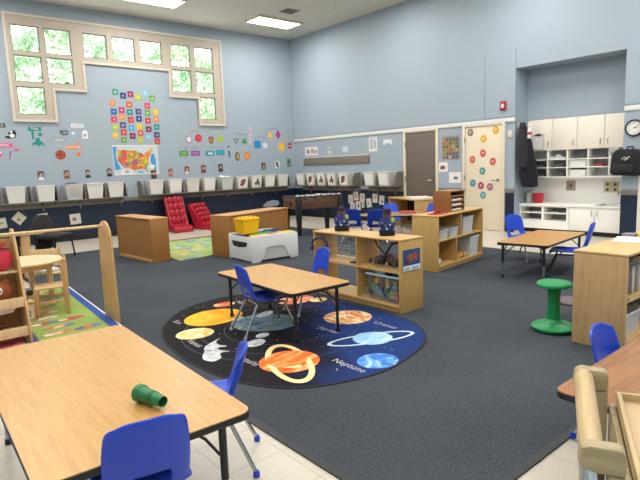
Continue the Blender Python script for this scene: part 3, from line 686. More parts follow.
# poster between the doors
PB = pc('#a99c86'); sh = [(rect(-.22, .22, -.255, .255), PB)]
rr = random.Random(3)
for i in range(5):
    for j in range(6):
        sh.append((ell(-.17+.085*i, -.21+.072*j, .04, .034, 6), pc(rr.choice(['#8a5a44', '#5f7a54', '#b8604c', '#75607a', '#b08a4c', '#52708a', '#c9b08a']))))
sh.append((rect(-.2, .2, .215, .245), pc('#8fb0c8')))
flat('wall_poster', 'R', -5.34, 1.69, sh, 'tall poster crowded with small coloured pictures between the two doors', 'poster')
flat('wall_notice', 'R', -5.14, 1.275, [(rect(-.125, .125, -.1, .1), PAPER), (rect(-.06, .06, -.045, .03), pc('#7a4f58'))], 'white sheet with a dark red picture below the crowded poster', 'notice')
flat('wall_notice', 'R', -5.45, 1.055, [(rect(-.15, .15, -.11, .11), PAPER), (ell(.02, -.01, .06, .035, 8), pc('#6a6a74'))], 'white sheet with a small grey picture beside the cream door', 'notice')
# round stickers on the cream door
for i, (y, z, c, l) in enumerate([(-5.83, 1.95, '#8a7a80', 'grey mauve round sticker at the top left of the cream door'), (-6.13, 1.81, '#e8b92c', 'yellow round sticker at the top middle of the cream door'), (-6.4, 1.96, '#e2ad28', 'amber round sticker at the top right of the cream door'), (-6.12, 1.53, '#d8574a', 'red round sticker in the middle of the cream door'), (-5.88, 1.41, '#c86a48', 'rust orange round sticker at the left of the cream door'),
                                  (-6.34, 1.36, '#d65a50', 'red round sticker at the right side of the cream door'), (-6.11, 1.18, '#4f9a94', 'teal round sticker below the middle of the cream door'), (-5.89, .94, '#4a8aa4', 'blue round sticker at the lower left of the cream door'), (-6.08, .89, '#a8425e', 'crimson round sticker low on the cream door'), (-6.28, .865, '#a86a7c', 'dusty rose round sticker near the door handle'), (-6.13, .70, '#58a0a4', 'pale teal round sticker, lowest on the cream door')]):
    flat('door_sticker', ((-.0185, y, z), -PI/2), 0, 0, [(ell(0, 0, .068, .075, 18), pc(c)), (ell(0, 0, .026, .03, 5), PALE), (ell(.003, -.003, .016, .02, 7), pc(c))], l, 'sticker', 'round stickers on the cream door', thick=.002, off=.001)
# fire alarm, switch
t = thing('fire_alarm', 'red fire alarm box high on the wall beside the alcove', 'alarm', (0, -6.555, 2.40), -PI/2)
MB().box(-.06, .06, -.05, .001, -.085, .085, .008).build('housing', plain('alarm red', '#b01f30', .4), t)
MB().box(-.03, .03, -.062, -.05, -.045, .03, .006).build('lens', plain('strobe lens', '#e6dcd8', .2), t)
t = thing('wall_switch', 'cream light switch plate beside the cream door', 'switch', (0, -6.69, 1.86), -PI/2)
MB().box(-.045, .045, -.012, -.001, -.07, .07, .004).build('plate', CREAM, t)
MB().box(-.012, .012, -.02, -.012, -.025, .025, .003).build('rocker', WHITE, t)
# clock
t = thing('wall_clock', 'round wall clock with black rim and white face', 'clock', (0, -8.835, 1.815), -PI/2)
MB().lathe([(.132, -.03), (.132, 0), (.11, 0), (.11, -.024), (.118, -.036), (.128, -.036)], (0, -.002, 0), 32, 'y', cap=False).build('rim', BLACK, t)
f = MB(); f.m(0).lathe([(.112, -.02), (.112, -.004)], (0, 0, 0), 32, 'y'); f.m(1)
for i in range(12):
    a = PI/6*i; text_into(f, str(12 if i == 0 else i), .036, Matrix.Translation((.086*math.sin(a), -.0225, .086*math.cos(a))) @ Matrix.Rotation(PI/2, 4, 'X'))
f.build('face', [PAPER, BLACK], t, smooth=False)
hd = MB()
for ln, a, wd in ((.05, R(95), .004), (.08, R(62), .003)):
    d = Vector((math.sin(a), 0, math.cos(a))); n = Vector((d.z, 0, -d.x))*wd
    hd.poly([tuple(Vector((0, -.024, 0))-n-d*.012), tuple(Vector((0, -.024, 0))+n-d*.012), tuple(Vector((0, -.024, 0))+n+d*ln), tuple(Vector((0, -.024, 0))-n+d*ln)])
hd.build('hands', BLACK, t, smooth=False)
# ------------------------------------------------------------------ tables
def table(label, loc, rz, w, d, h, top, legc, inset=.09, feet=True, splay=0, group='activity tables', corner=.05):
    """rectangular activity table; w along local x, d along local y"""
    t = thing('activity_table', label, 'table', loc, rz, group)
    c = []
    for sx, sy, a in ((1, 1, 0), (-1, 1, 1), (-1, -1, 2), (1, -1, 3)):
        for k in range(5):
            b = a*PI/2+PI/2*k/4; c.append((sx*(w/2-corner)+corner*math.cos(b), sy*(d/2-corner)+corner*math.sin(b)))
    MB().prism(c, 'z', h-.004, h).build('tabletop', top, t)
    e = MB(); e.prism([(x*1.004, y*1.004) for x, y in c], 'z', h-.03, h-.0042, .004)
    e.build('edge_band', BLACK, t)
    for sx in (-1, 1):
        for sy in (-1, 1):
            x, y = sx*(w/2-inset), sy*(d/2-inset); q = .02*splay
            l = MB(); l.tube([(x, y, h-.03), (x+sx*q*.6, y+sy*q*.6, h*.42)], .0155, 12); l.box(x-.05, x+.05, y-.05, y+.05, h-.037, h-.03, .002)
            lo = l.build('leg', legc, t)
            b = MB(); b.tube([(x+sx*q*.6, y+sy*q*.6, h*.43), (x+sx*q, y+sy*q, .03)], .0125, 12); b.build('leg_insert', CHROME if feet else legc, lo)
            g = MB(); g.lathe([(.017, 0), (.019, .006), (.016, .03)], (x+sx*q, y+sy*q, 0), 14); g.build('foot', BLACK, lo)
            br = MB(); br.tube([(x-sx*.01, y-sy*.01, h*.62), (x-sx*.05, y-sy*.05, h*.75), (x-sx*.16, y-sy*.1, h-.035)], .006, 6); br.build('leg_brace', legc, lo)
    return t
C0 = .009
table('low oak topped table with black edge standing on the planet rug', (-6.665, -8.345, C0+.006), R(-2.3), .61, 1.24, .43, OAK, BLACKM, feet=False)
table('oak topped table with black edge at the far right by the cabinets', (-3.13, -8.96, C0), R(6), 1.28, .60, .43, OAKX, BLACKM, inset=.06)
table('large oak topped table in the left foreground with a green cup on it', (-8.68, -9.685, 0), R(-1.9), .75, 1.55, .495, OAK, BLACKM)
table('brown wood grain table at the right foreground edge', (-6.33, -11.535, 0), R(0), 1.9, .82, .45, WALNUT, BLACKM)
# kidney shaped far table
t = thing('oval_table', 'grey brown oval table behind the centre shelves with four blue chairs', 'table', (-1.86, -5.36, C0), R(-42))
pts = [(.62*math.copysign(abs(math.cos(a))**.85, math.cos(a)), .42*math.copysign(abs(math.sin(a))**.85, math.sin(a))) for a in [2*PI*i/40 for i in range(40)]]
MB().prism(pts, 'z', .436, .44).build('tabletop', wood('grey brown laminate', '#a58d74', '#94795f', 'x', 5, .35), t)
MB().prism([(x*1.004, y*1.004) for x, y in pts], 'z', .41, .4358, .004).build('edge_band', BLACK, t)
for sx in (-.4, .4):
    for sy in (-.24, .24):
        l = MB(); l.tube([(sx, sy, .41), (sx*1.06, sy*1.06, .02)], .016, 10); lo = l.build('leg', BLACKM, t)
        MB().lathe([(.02, 0), (.02, .02)], (sx*1.06, sy*1.06, 0), 12).build('foot', BLACK, lo)

# ------------------------------------------------------------------ school chairs
def chair(label, loc, rz, group, sw=.30, sh=.27, bh=.55, shell=CBLUE, legm=CHROME, capm=None):
    """stacking school chair, faces local +y; shell with a grip slot, four splayed legs"""
    t = thing('school_chair', label, 'chair', loc, rz, group)
    k = sw/.30; hb = bh-sh
    prof = [(.165*k, sh-.03, .86), (.158*k, sh-.006, .93), (.12*k, sh+.002, 1), (.03*k, sh-.008, 1), (-.07*k, sh-.008, .97), (-.125*k, sh+.004, .93), (-.15*k, sh+.03, .86), (-.164*k, sh+hb*.2, .86),
            (-.17*k, sh+hb*.3, .88), (-.185*k, sh+hb*.5, .88), (-.2*k, sh+hb*.75, .84), (-.213*k, sh+hb*.92, .79), (-.218*k, bh, .62)]
    n = 8; vs = []; fs = []
    for i, (y, z, wf) in enumerate(prof):
        for j in range(n+1):
            s = (j/n)*2-1; q = s*s
            if i >= 6: yy, zz = y+q*.030*k, z-(.02*q*q if i == 12 else 0)
            else: yy, zz = y-(q*.012 if i < 2 else 0), z+q*q*.016*(1 if i > 1 else .3)
            vs.append((s*sw/2*wf, yy, zz))
    for i in range(len(prof)-1):
        for j in range(n):
            if i in (6, 7) and 2 <= j <= 5: continue       # grip slot
            a = i*(n+1)+j; fs.append((a, a+1, a+n+2, a+n+1))
    m = MB(); m._new(vs, fs); o = m.build('seat_shell', shell, t)
    md = o.modifiers.new('solid', 'SOLIDIFY'); md.thickness = .012*k; md.offset = -1
    o.modifiers.new('sub', 'SUBSURF').levels = 1; o.modifiers['sub'].render_levels = 1
    r = .0095*k**.5; hw = sw/2*.72; z0 = sh-.028
    f = MB()
    for s in (-1, 1): f.tube([(s*hw, .1*k, z0), (s*hw, -.11*k, z0)], r, 8)
    f.tube([(-hw, .07*k, z0-.004), (hw, .07*k, z0-.004)], r*.9, 8); f.tube([(-hw, -.09*k, z0-.004), (hw, -.09*k, z0-.004)], r*.9, 8)
    f.build('under_frame', legm, t)
    for s in (-1, 1):
        for (ya, yb) in ((.1, .175), (-.11, -.225)):
            xf = s*(hw+.035*k); p = [(s*hw, ya*k, z0), (s*(hw+.004), (ya+(yb-ya)*.12)*k, z0-.03), (xf, yb*k, .018)]
            l = MB(); l.tube(p, r, 9); lo = l.build('leg', legm, t)
            MB().lathe([(.013, 0), (.016, .004), (.015, .026), (.011, .032)], (xf, yb*k, 0), 12).build('foot_cap', capm or legm, lo)
    return t
G1, G2, G3, G4 = 'blue chairs at the planet rug table', 'blue chairs at the far right table', 'blue chairs in the foreground', 'navy chairs at the oval table'
BLK = plain('dark foot cap', '#2b3a66', .5)
chair('blue chair with chrome legs at the left side of the rug table', (-6.88, -8.42, C0+.006), R(-101), G1, .35, .30, .61)
chair('blue chair on the right side of the rug table, back to the shelf', (-6.24, -8.20, C0+.006), R(80), G1, .32, .29, .60)
chair('blue chair on the far side of the right table, facing us', (-2.51, -8.39, C0), R(164), G2, .38, .29, .61)
chair('blue chair with black legs on the near side of the right table', (-3.12, -9.28, C0), R(24), G2, .38, .29, .63, CBLUE, BLACKM)
chair('large blue chair in the foreground with its back to us', (-8.725, -10.33, 0), R(-11), G3, .335, .33, .645, CBLUE, CHROME, BLK)
chair('blue chair seen edge on at the right side of the foreground table', (-8.265, -9.89, 0), R(56), G3, .34, .33, .58, CBLUE, CHROME, CBLUE)
chair('blue chair mostly out of frame left of the foreground table', (-9.30, -9.66, 0), R(-88), G3, .34, .33, .62, CBLUE, BLACKM)
chair('blue chair tucked behind the brown table at the right edge', (-6.64, -11.26, C0), R(180), G3, .34, .29, .555, CBLUE, CHROME, CBLUE)
chair('navy chair nearer the game table on the near side of the oval table', (-2.64, -5.10, C0), R(-50), G4, .38, .29, .61, CNAVY)
chair('navy chair nearer the centre shelf on the near side of the oval table', (-2.47, -5.53, C0), R(-47), G4, .38, .29, .61, CNAVY)
chair('blue chair on the far side of the oval table, nearer the game table', (-1.32, -4.86, C0), R(140), G4, .36, .28, .58)
chair('blue chair on the far side of the oval table, nearer the paper desk', (-1.16, -5.72, C0), R(105), G4, .38, .28, .60)

# ------------------------------------------------------------------ open shelves
def shelf_unit(name, label, loc, rz, L, D, H, mats, divs=(), mid=(.5,), back=True, feet=.05, two=False):
    """low shelving unit: length L along local x, front at local -y"""
    mt, mtop = mats; th = .02
    t = thing(name, label, 'shelf', loc, rz)
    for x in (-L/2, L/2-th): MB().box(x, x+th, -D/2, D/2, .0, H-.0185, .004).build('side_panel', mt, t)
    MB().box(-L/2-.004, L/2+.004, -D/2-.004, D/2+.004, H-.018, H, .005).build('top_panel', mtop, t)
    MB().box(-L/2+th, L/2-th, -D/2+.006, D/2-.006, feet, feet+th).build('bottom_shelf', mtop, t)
    MB().box(-L/2+th, L/2-th, -D/2+.02, -D/2+.035, .005, feet).build('kick_board', mt, t)
    for f in mid: MB().box(-L/2+th, L/2-th, -D/2+.006, D/2-.006, H*f, H*f+.018).build('shelf_board', mtop, t)
    for x, z0, z1 in divs: MB().box(x-.009, x+.009, -D/2+.008, D/2-.006, z0, z1).build('divider', mt, t)
    if back: MB().box(-L/2+th, L/2-th, D/2-.016, D/2-.006, feet+th, H-.02).build('back_panel', mt, t)
    return t
H1 = .70
# centre shelf, front faces -x: local -y -> world -x means rz = -90deg
shelf_unit('toy_shelf', 'maple toy shelf beside the planet rug with a small poster on its end', (-5.56, -8.31, C0), -PI/2, 1.24, .33, H1, (MAPLE, MAPLEX), [(.04, H1*.54+.02, H1-.02), (.04, .08, H1*.54)], (.54,), back=False)
shelf_unit('toy_shelf', 'wide maple shelf with clear bins in front of the cream door', (-3.375, -7.76, C0), R(8), 1.28, .38, .72, (MAPLE, MAPLEX), [(.0, .4, .70), (-.13, .07, .385)], (.53,), back=True)
# brown veneer shelves seen from behind
def closed_back(label, loc, rz, L, D, H):
    t = thing('storage_shelf', label, 'shelf', loc, rz, 'brown shelves turned away from the camera')
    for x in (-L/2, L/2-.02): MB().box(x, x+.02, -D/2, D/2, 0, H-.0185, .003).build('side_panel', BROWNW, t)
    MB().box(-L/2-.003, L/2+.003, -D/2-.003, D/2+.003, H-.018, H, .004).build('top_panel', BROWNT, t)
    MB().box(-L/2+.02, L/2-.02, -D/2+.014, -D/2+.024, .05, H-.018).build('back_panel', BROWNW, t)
    MB().box(-L/2+.02, L/2-.02, -D/2+.004, -D/2+.024, 0, .05, .003).build('kick_board', BROWNT, t)
    for z in (.07, .35): MB().box(-L/2+.02, L/2-.02, -D/2+.024, D/2-.004, z, z+.018).build('shelf_board', BROWNT, t)
    return t
closed_back('brown veneer shelf turned away, standing alone at the left by the red loungers', (-6.05, -3.68, C0), R(-86), 1.22, .30, .69)
closed_back('brown veneer shelf turned away behind the white play table', (-4.43, -4.45, C0), R(15), 1.50, .42, .67)
# cabinet at the right edge
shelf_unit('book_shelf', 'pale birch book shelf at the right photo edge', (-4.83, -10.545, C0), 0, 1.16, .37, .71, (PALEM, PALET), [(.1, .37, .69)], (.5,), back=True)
for x in (-5.412,):
    pass

# ------------------------------------------------------------------ rugs
def catmull(P, n=6):
    out = []; k = len(P)
    for i in range(k):
        p0, p1, p2, p3 = [Vector((P[(i+j-1) % k][0], P[(i+j-1) % k][1])) for j in range(4)]
        for s in range(n):
            t = s/n
            out.append(tuple(.5*((2*p1)+(p2-p0)*t+(2*p0-5*p1+4*p2-p3)*t*t+(3*p1-p0-3*p2+p3)*t**3)))
    return out
def spacemat():
    m, nt, b = newmat('rug night sky')
    tc = nt.nodes.new('ShaderNodeTexCoord'); sx = nt.nodes.new('ShaderNodeSeparateXYZ'); nt.links.new(tc.outputs['Object'], sx.inputs[0])
    a = nt.nodes.new('ShaderNodeMath'); a.operation = 'MULTIPLY_ADD'; a.inputs[1].default_value = -.75; nt.links.new(sx.outputs[1], a.inputs[0]); nt.links.new(sx.outputs[0], a.inputs[2])
    nz = nt.nodes.new('ShaderNodeTexNoise'); nz.inputs['Scale'].default_value = 2.2; nz.inputs['Detail'].default_value = 5; nt.links.new(tc.outputs['Object'], nz.inputs['Vector'])
    c = nt.nodes.new('ShaderNodeMath'); c.operation = 'MULTIPLY_ADD'; c.inputs[1].default_value = .9; nt.links.new(nz.outputs['Fac'], c.inputs[0]); nt.links.new(a.outputs[0], c.inputs[2])
    cr = nt.nodes.new('ShaderNodeValToRGB'); e = cr.color_ramp.elements
    e[0].position = .45; e[0].color = lin('#15121a'); e[1].position = 1.0; e[1].color = lin('#1d3670')
    x = e.new(.7); x.color = lin('#1b1a33'); x = e.new(.15); x.color = lin('#1d1a1e')
    nt.links.new(c.outputs[0], cr.inputs[0]); nt.links.new(cr.outputs[0], b.inputs['Base Color']); b.inputs['Roughness'].default_value = .9; b.inputs['Specular IOR Level'].default_value = .2
    return m
SPACE = spacemat(); DEEP = SPACE
rug_pts = [(-7.56, -7.78), (-7.695, -8.35), (-7.70, -8.89), (-7.60, -9.31), (-7.36, -9.6), (-6.9, -9.75), (-6.5, -9.7), (-6.14, -9.56), (-5.88, -9.27), (-5.79, -8.9), (-5.785, -8.3), (-5.83, -7.7), (-6.05, -7.25), (-6.45, -7.06), (-6.9, -7.11), (-7.28, -7.38)]
RX, RY = -6.67, -8.4
op = [(x-RX, y-RY) for x, y in catmull(rug_pts)]
mb = MB(); mats = [plain('rug binding', '#0c0d12', .8), SPACE, DEEP]
mb.m(0).prism(op, 'z', 0, .005)
top = [(x*.985, y*.985) for x, y in op]
mb.m(1).poly([(x, y, .0054) for x, y in top])
zz = [.006]
def disc(x, y, rx, ry, mt, ang=0, n=32, dz=True):
    if mt not in mats: mats.append(mt)
    mb.m(mats.index(mt)); zz[0] += .00006
    mb.poly([(x-RX+px, y-RY+py, zz[0]) for px, py in rot2(ell(0, 0, rx, ry, n), ang)])
def band(x, y, rx, ry, w, mt, ang, a0=0, a1=2*PI):
    if mt not in mats: mats.append(mt)
    mb.m(mats.index(mt)); zz[0] += .00006; n = 40
    o_ = [rot2([((rx)*math.cos(a0+(a1-a0)*i/n), (ry)*math.sin(a0+(a1-a0)*i/n))], ang)[0] for i in range(n+1)]
    i_ = [rot2([((rx-w)*math.cos(a0+(a1-a0)*i/n), (ry-w*.75)*math.sin(a0+(a1-a0)*i/n))], ang)[0] for i in range(n+1)]
    mb._new([(x-RX+p[0], y-RY+p[1], zz[0]) for p in o_] + [(x-RX+p[0], y-RY+p[1], zz[0]) for p in i_], [(i, i+1, n+2+i, n+1+i) for i in range(n)])
VEN = swirl('print yellow star', [(.25, '#f6d24a'), (.5, '#f5b32e'), (.75, '#ec7d22')], 2.2, .9, 1)
CRM = swirl('print cream planet', [(.3, '#fff6d8'), (.5, '#f0d890'), (.7, '#d8a050')], 6, .9)
ERT = swirl('print earth', [(.3, '#34506a'), (.48, '#7f99a6'), (.6, '#5d7a58'), (.72, '#c8d2d4')], 4, .9)
GRY = swirl('print grey moon', [(.3, '#8d949a'), (.5, '#c8ccce'), (.7, '#eef0f0')], 8, .9)
SAT = swirl('print orange planet', [(.3, '#d8501e'), (.5, '#ee7a30'), (.7, '#f6c890')], 3, .9, 1.2, (1, 3, 1))
JUP = swirl('print banded planet', [(.3, '#f8f0d6'), (.48, '#e8c890'), (.58, '#c8622c'), (.75, '#f4e6c4')], 3.2, .9, 1.5, (3, 1, 1))
URN = swirl('print ice planet', [(.3, '#6fa8d8'), (.55, '#a8d0ec'), (.75, '#e8f4fa')], 4, .9, 1, (1, 3, 1))
NEP = swirl('print blue planet', [(.3, '#2a5cb8'), (.55, '#5a98e0'), (.75, '#c0e0f6')], 5, .9, 2)
MRS = swirl('print red planet', [(.3, '#b84a30'), (.5, '#e88a60'), (.7, '#f8d8c8')], 5, .9)
RGB_ = pc('#f2d79a'); RGW = pc('#c8d8e8'); ORB = pc('#3a3c55'); TXT = pc('#b9b9bd')
for rr_ in (.5, .7, .86):
    band(-6.72, -8.4, rr_, rr_*.98, .008, ORB, 0)
disc(-6.99, -7.69, .30, .25, VEN, .3); disc(-6.68, -7.35, .115, .09, MRS); disc(-7.36, -8.03, .165, .15, CRM)
disc(-6.75, -8.2, .31, .27, ERT, -.8)
for (x, y, a, b) in ((-7.13, -8.62, .1, .07), (-6.98, -8.5, .07, .05), (-6.6, -7.98, .12, .06), (-6.86, -7.92, .07, .04)): disc(x, y, a, b, GRY, .4)
# streaking rock
zz[0] += .0001
if GRY not in mats: mats.append(GRY)
cp_ = [(-7.27, -8.30), (-7.34, -8.36), (-7.36, -8.44), (-7.33, -8.52), (-7.40, -8.50), (-7.42, -8.56), (-7.38, -8.64), (-7.45, -8.62), (-7.50, -8.72), (-7.58, -8.74), (-7.61, -8.66), (-7.58, -8.58), (-7.52, -8.50), (-7.48, -8.42), (-7.40, -8.36)]
mb.m(mats.index(GRY)).poly([(x-RX, y-RY, zz[0]) for x, y in catmull(cp_, 3)])
disc(-7.18, -9.14, .225, .215, SAT); disc(-7.24, -9.18, .05, .12, RGB_, .5)
band(-7.19, -9.15, .40, .16, .06, RGB_, R(66))
disc(-7.16, -9.09, .17, .15, SAT, .2)
disc(-6.13, -8.64, .225, .22, JUP)
band(-6.41, -9.22, .38, .12, .035, RGW, R(-22)); disc(-6.4, -9.22, .165, .155, URN)
disc(-6.73, -9.59, .155, .14, NEP)
disc(-6.06, -7.77, .21, .15, MRS); disc(-5.9, -7.95, .1, .08, CRM)
rs = random.Random(5)
for k in range(60):
    a = rs.uniform(0, 2*PI); q = rs.uniform(.3, 1.1); disc(RX-.06+q*math.cos(a)*.8, RY+q*math.sin(a)*1.1, .006, .006, TXT, 0, 6)
if TXT not in mats: mats.append(TXT)
mb.m(mats.index(TXT)); zz[0] += .0005
for (s, x, y) in (('Neptune', -6.945, -9.52), ('Uranus', -6.085, -9.07), ('Jupiter', -6.515, -8.82), ('Saturn', -7.395, -8.93), ('Mars', -6.535, -7.45), ('Sun', -7.32, -7.61), ('Venus', -7.49, -8.28)):
    text_into(mb, s, .09, Matrix.Translation((x-RX, y-RY, zz[0])) @ Matrix.Rotation(-PI/2, 4, 'Z'))
o = mb.build('planet_rug', mats, smooth=False, loc=(RX, RY, .0085)); tag(o, 'round edged dark rug printed with planets under the low oak table', 'rug')

def rect_rug(name, label, pts, mt, edge, border=.03):
    cx = sum(p[0] for p in pts)/len(pts); cy = sum(p[1] for p in pts)/len(pts)
    m = MB(); m.m(0).prism([(x-cx, y-cy) for x, y in pts], 'z', 0, .006)
    m.m(1).poly([((x-cx)*(1-border), (y-cy)*(1-border), .0066) for x, y in pts])
    return m, cx, cy
MEADOW = cells('play rug print', ['#9db45e', '#8fae58', '#a8bd68', '#7fa39a', '#96b05a', '#b3a75a', '#a3b862', '#6d94a4', '#c0b98a', '#98b35c'], 7, .9)
m, cx, cy = rect_rug('', '', [(-5.80, -4.47), (-5.31, -4.42), (-3.55, -3.9), (-3.4, -2.2), (-5.6, -2.12)], None, None)
o = m.build('play_rug', [plain('rug edge green', '#66793f', .9), MEADOW], smooth=False, loc=(cx, cy, .0085)); tag(o, 'green patterned play rug between the two brown shelves', 'rug')
# left rug with people printed on a green ground, blue border
m = MB(); GRN = plain('rug green', '#8ea852', .95, var=.1); BLU = plain('rug blue', '#2a4f9e', .95); 
quad = [(-8.42, -7.5), (-7.83, -7.5), (-7.65, -4.85), (-8.30, -4.8)]
cx, cy = -8.0, -6.1
m.m(1).prism([(x-cx, y-cy) for x, y in [(-8.46, -7.55), (-7.74, -7.55), (-7.56, -4.75), (-8.34, -4.7)]], 'z', 0, .005)
m.m(0).poly([(x-cx, y-cy, .0056) for x, y in quad])
def strip(a, b, w, z=.006):
    a, b = Vector(a), Vector(b); n = (b-a).normalized(); n = Vector((-n.y, n.x))*w
    m.poly([(p.x-cx, p.y-cy, z) for p in (a-n, b-n, b+n, a+n)])
m.m(2); strip((-7.746, -7.54), (-7.567, -4.76), .007)
m.m(3); strip((-8.42, -7.5), (-8.30, -4.8), .012); strip((-7.83, -7.5), (-7.65, -4.85), .005)
rp = random.Random(11); PCOL = ['#5f7a94', '#c96a3a', '#d8b078', '#c83c30', '#e0c0a0', '#b87a4a', '#3a4a78', '#e8d0b0']
mm = [GRN, BLU, PAPER, BLK] + [pc(c) for c in PCOL]
z = .0062
for r in range(12):
    y = -7.3+r*.21; x = -8.24+rp.uniform(0, .08)
    while x < -7.95:
        L_ = rp.uniform(.10, .15)
        for dx, a_, b_, mi_ in ((0, L_+.016, .062, 3), (0, L_, .048, 4+rp.randrange(8)), (L_*.7, .05, .045, 4+rp.randrange(8)), (-L_*.6, .045, .035, 4+rp.randrange(8))):
            z += .00002
            m.m(mi_).poly([(x+dx-cx+px, y-cy+py, z) for px, py in rot2(ell(0, 0, a_, b_, 12), .2)])
        x += L_*1.6+.06
o = m.build('play_rug', mm, smooth=False, loc=(cx, cy, .0085)); tag(o, 'green rug printed with little figures and edged in blue, at left', 'rug')
PINK = cells('pink rug print', ['#d88a94', '#c8606e', '#e2a8a8', '#b84a5a', '#d89a8a'], 10, .95)
m = MB(); m.m(0).prism([(-.5, -.5), (.42, -.5), (.55, .75), (-.5, .75)], 'z', 0, .005).m(1).poly([(-.49, -.49, .0056), (.41, -.49, .0056), (.54, .74, .0056), (-.49, .74, .0056)])
o = m.build('play_rug', [BLACK, PINK], smooth=False, loc=(-8.94, -7.02, .0005)); tag(o, 'pink patterned rug at the left photo edge under the toy rack', 'rug')
# ------------------------------------------------------------------ game table (table football)
t = thing('foosball_table', 'brown table football game on black legs by the window wall corner', 'game table', (-2.30, -3.54, 0), R(-15))
L, D, z0, z1 = .54, .33, .545, .805
b = MB(); b.box(-L, L, -D, -D+.03, z0, z1-.02, .004).box(-L, L, D-.03, D, z0, z1-.02, .004).box(-L, -L+.03, -D+.03, D-.03, z0, z1-.02, .004).box(L-.03, L, -D+.03, D-.03, z0, z1-.02, .004).box(-L+.03, L-.03, -D+.03, D-.03, z0+.02, z0+.04)
b.build('cabinet', DARKW, t)
b = MB(); b.box(-L-.01, L+.01, -D-.01, -D+.05, z1-.02, z1, .005).box(-L-.01, L+.01, D-.05, D+.01, z1-.02, z1, .005).box(-L-.01, -L+.08, -D+.05, D-.05, z1-.02, z1, .005).box(L-.08, L+.01, -D+.05, D-.05, z1-.02, z1, .005)
b.build('top_rim', BLACK, t)
MB().box(-L+.08, L-.08, -D+.05, D-.05, z1-.09, z1-.08).build('pitch', plain('game pitch green', '#3d7a58', .5), t)
b = MB()
for i in range(9): b.box(-L+.03+i*.116, -L+.03+i*.116+.075, -D+.01, -D+.05, z1, z1+.02, .004)
b.build('score_strip', PAPER, t)
MB().lathe([(.03, -.004), (.06, -.004), (.06, .004), (.03, .004)], (-L-.004, -.1, z0+.1), 20, 'x', cap=False).build('goal_ring', BLACK, t)
MB().lathe([(.05, -.003), (.05, 0)], (-L-.001, -.1, z0+.1), 20, 'x').build('ball_return', BLACK, t)
for sx in (-1, 1):
    for sy in (-1, 1):
        l = MB(); x, y = sx*(L-.07), sy*(D-.005)
        l.prism([(x-.055, z1-.03), (x+.055, z1-.03), (x+.058, z0-.02), (x+.03, .03), (x+.022, 0), (x-.022, 0), (x-.03, .03), (x-.058, z0-.02)], 'y', y-.045, y+.045, .006)
        l.build('leg', BLACK, t)
PLA = pc('#d8d6d0'); PLB = pc('#2c2c34')
for i in range(8):
    x = -.38+i*.108; s = -1 if i % 2 == 0 else 1
    r = MB(); r.tube([(x, -D-(.2 if s < 0 else .03), z1-.04), (x, D+(.2 if s > 0 else .03), z1-.04)], .008, 8)
    ro = r.build('rod', CHROME, t)
    h = MB(); h.tube([(x, s*(D+.10), z1-.04), (x, s*(D+.115), z1-.04), (x, s*(D+.2), z1-.04), (x, s*(D+.215), z1-.04)], [.012, .019, .017, .012], 10); h.build('rod_handle', BLACK, ro)
    for k in range(3):
        y = -.18+.18*k; p = MB(); p.box(x-.012, x+.012, y-.014, y+.014, z1-.075, z1-.012, .004); p.ball((x, y, z1-.004), .013, n=8); p.build('player', PLA if i % 2 else PLB, ro)
# papers left lying on the rim
flat_papers = [(-1.99, -3.38, 'white paper lying on the right end of the game table')]
for x, y, l in flat_papers:
    o = MB().prism([(-.04, -.09), (.04, -.08), (.035, .1), (-.03, .09)], 'z', 0, .004).build('paper_sheet', PAPER, loc=(x, y, .806)); tag(o, l, 'paper')

# ------------------------------------------------------------------ red loungers
def lounger(label, loc, rz, h, dseat):
    t = thing('lounger', label, 'chair', loc, rz, 'red floor loungers')
    w = .22
    # side profile (y,z), front at -y
    pf = [(-dseat, 0), (-dseat-.02, .05), (-dseat, .13), (-dseat+.05, .15), (-.12, .13), (-.06, .17), (.20, h-.02), (.24, h), (.30, h-.01), (.31, h-.06), (.12, .12), (.1, 0)]
    m = MB(); m.prism(pf, 'x', -w, w, .018); m.build('base_cushion', RED, t)
    # tufted pads up the back
    m = MB(); n = 3; k = 4
    for i in range(k):
        for j in range(n):
            f = (i+.5)/k; y = -.05+(.21+.05)*f-.03; z = .19+(h-.2)*f; x = -w+.05+(2*w-.1)*(j+.5)/n
            m.ball((x, y, z), .07, .035, (h-.1)/k*.58, 12)
    m.build('tufted_pad', RED, t)
    m = MB()
    for j in range(n):
        m.ball((-w+.05+(2*w-.1)*(j+.5)/n, -.1-(dseat-.15)/2, .145), .068, (dseat-.05)*.5, .03, 12)
    m.build('seat_pad', RED, t)
    return t
lounger('taller red tufted lounger leaning near the wall, left of its twin', (-3.93, -.52, 0), R(-6), .80, .36)
lounger('shorter red tufted lounger, right of the taller one', (-3.24, -.54, 0), R(22), .60, .44).scale = (1.2, 1, 1.02)

# ------------------------------------------------------------------ white play table and yellow bin
t = thing('play_table', 'light grey plastic brick play table with a colourful top', 'table', (-4.74, -5.24, C0), R(-3))
w, d, h = .415, .36, .40
arch = [(-w, 0), (-w+.14, 0), (-w+.2, .06), (-w+.24, .19), (-w+.28, .22), (w-.28, .22), (w-.24, .19), (w-.2, .06), (w-.14, 0), (w, 0), (w, h-.03), (w-.03, h), (-w+.03, h), (-w, h-.03)]
for y in (-d, d-.03): MB().prism(arch, 'y', y, y+.03, .005).build('side_panel', GREYP, t)
MB().box(-w+.14, w-.14, -d+.012, -d+.02, .03, .24).build('inset_panel', plain('grey inset', '#b9b9b9', .5), t)
for x in (-w, w-.03):
    MB().box(x, x+.03, -d+.031, d-.031, .02, h-.02, .005).build('end_panel', GREYP, t)
m = MB(); m.prism([(-.24, .30), (.24, .30), (.20, .225), (.02, .21), (-.2, .235)], 'x', -w-.006, -w-.001); m.build('handle_recess', BLACK, t)
MB().box(-w+.03, w-.03, -d+.031, d-.031, h-.04, h-.02).build('top_tray', plain('tray navy', '#2c3f7a', .4), t)
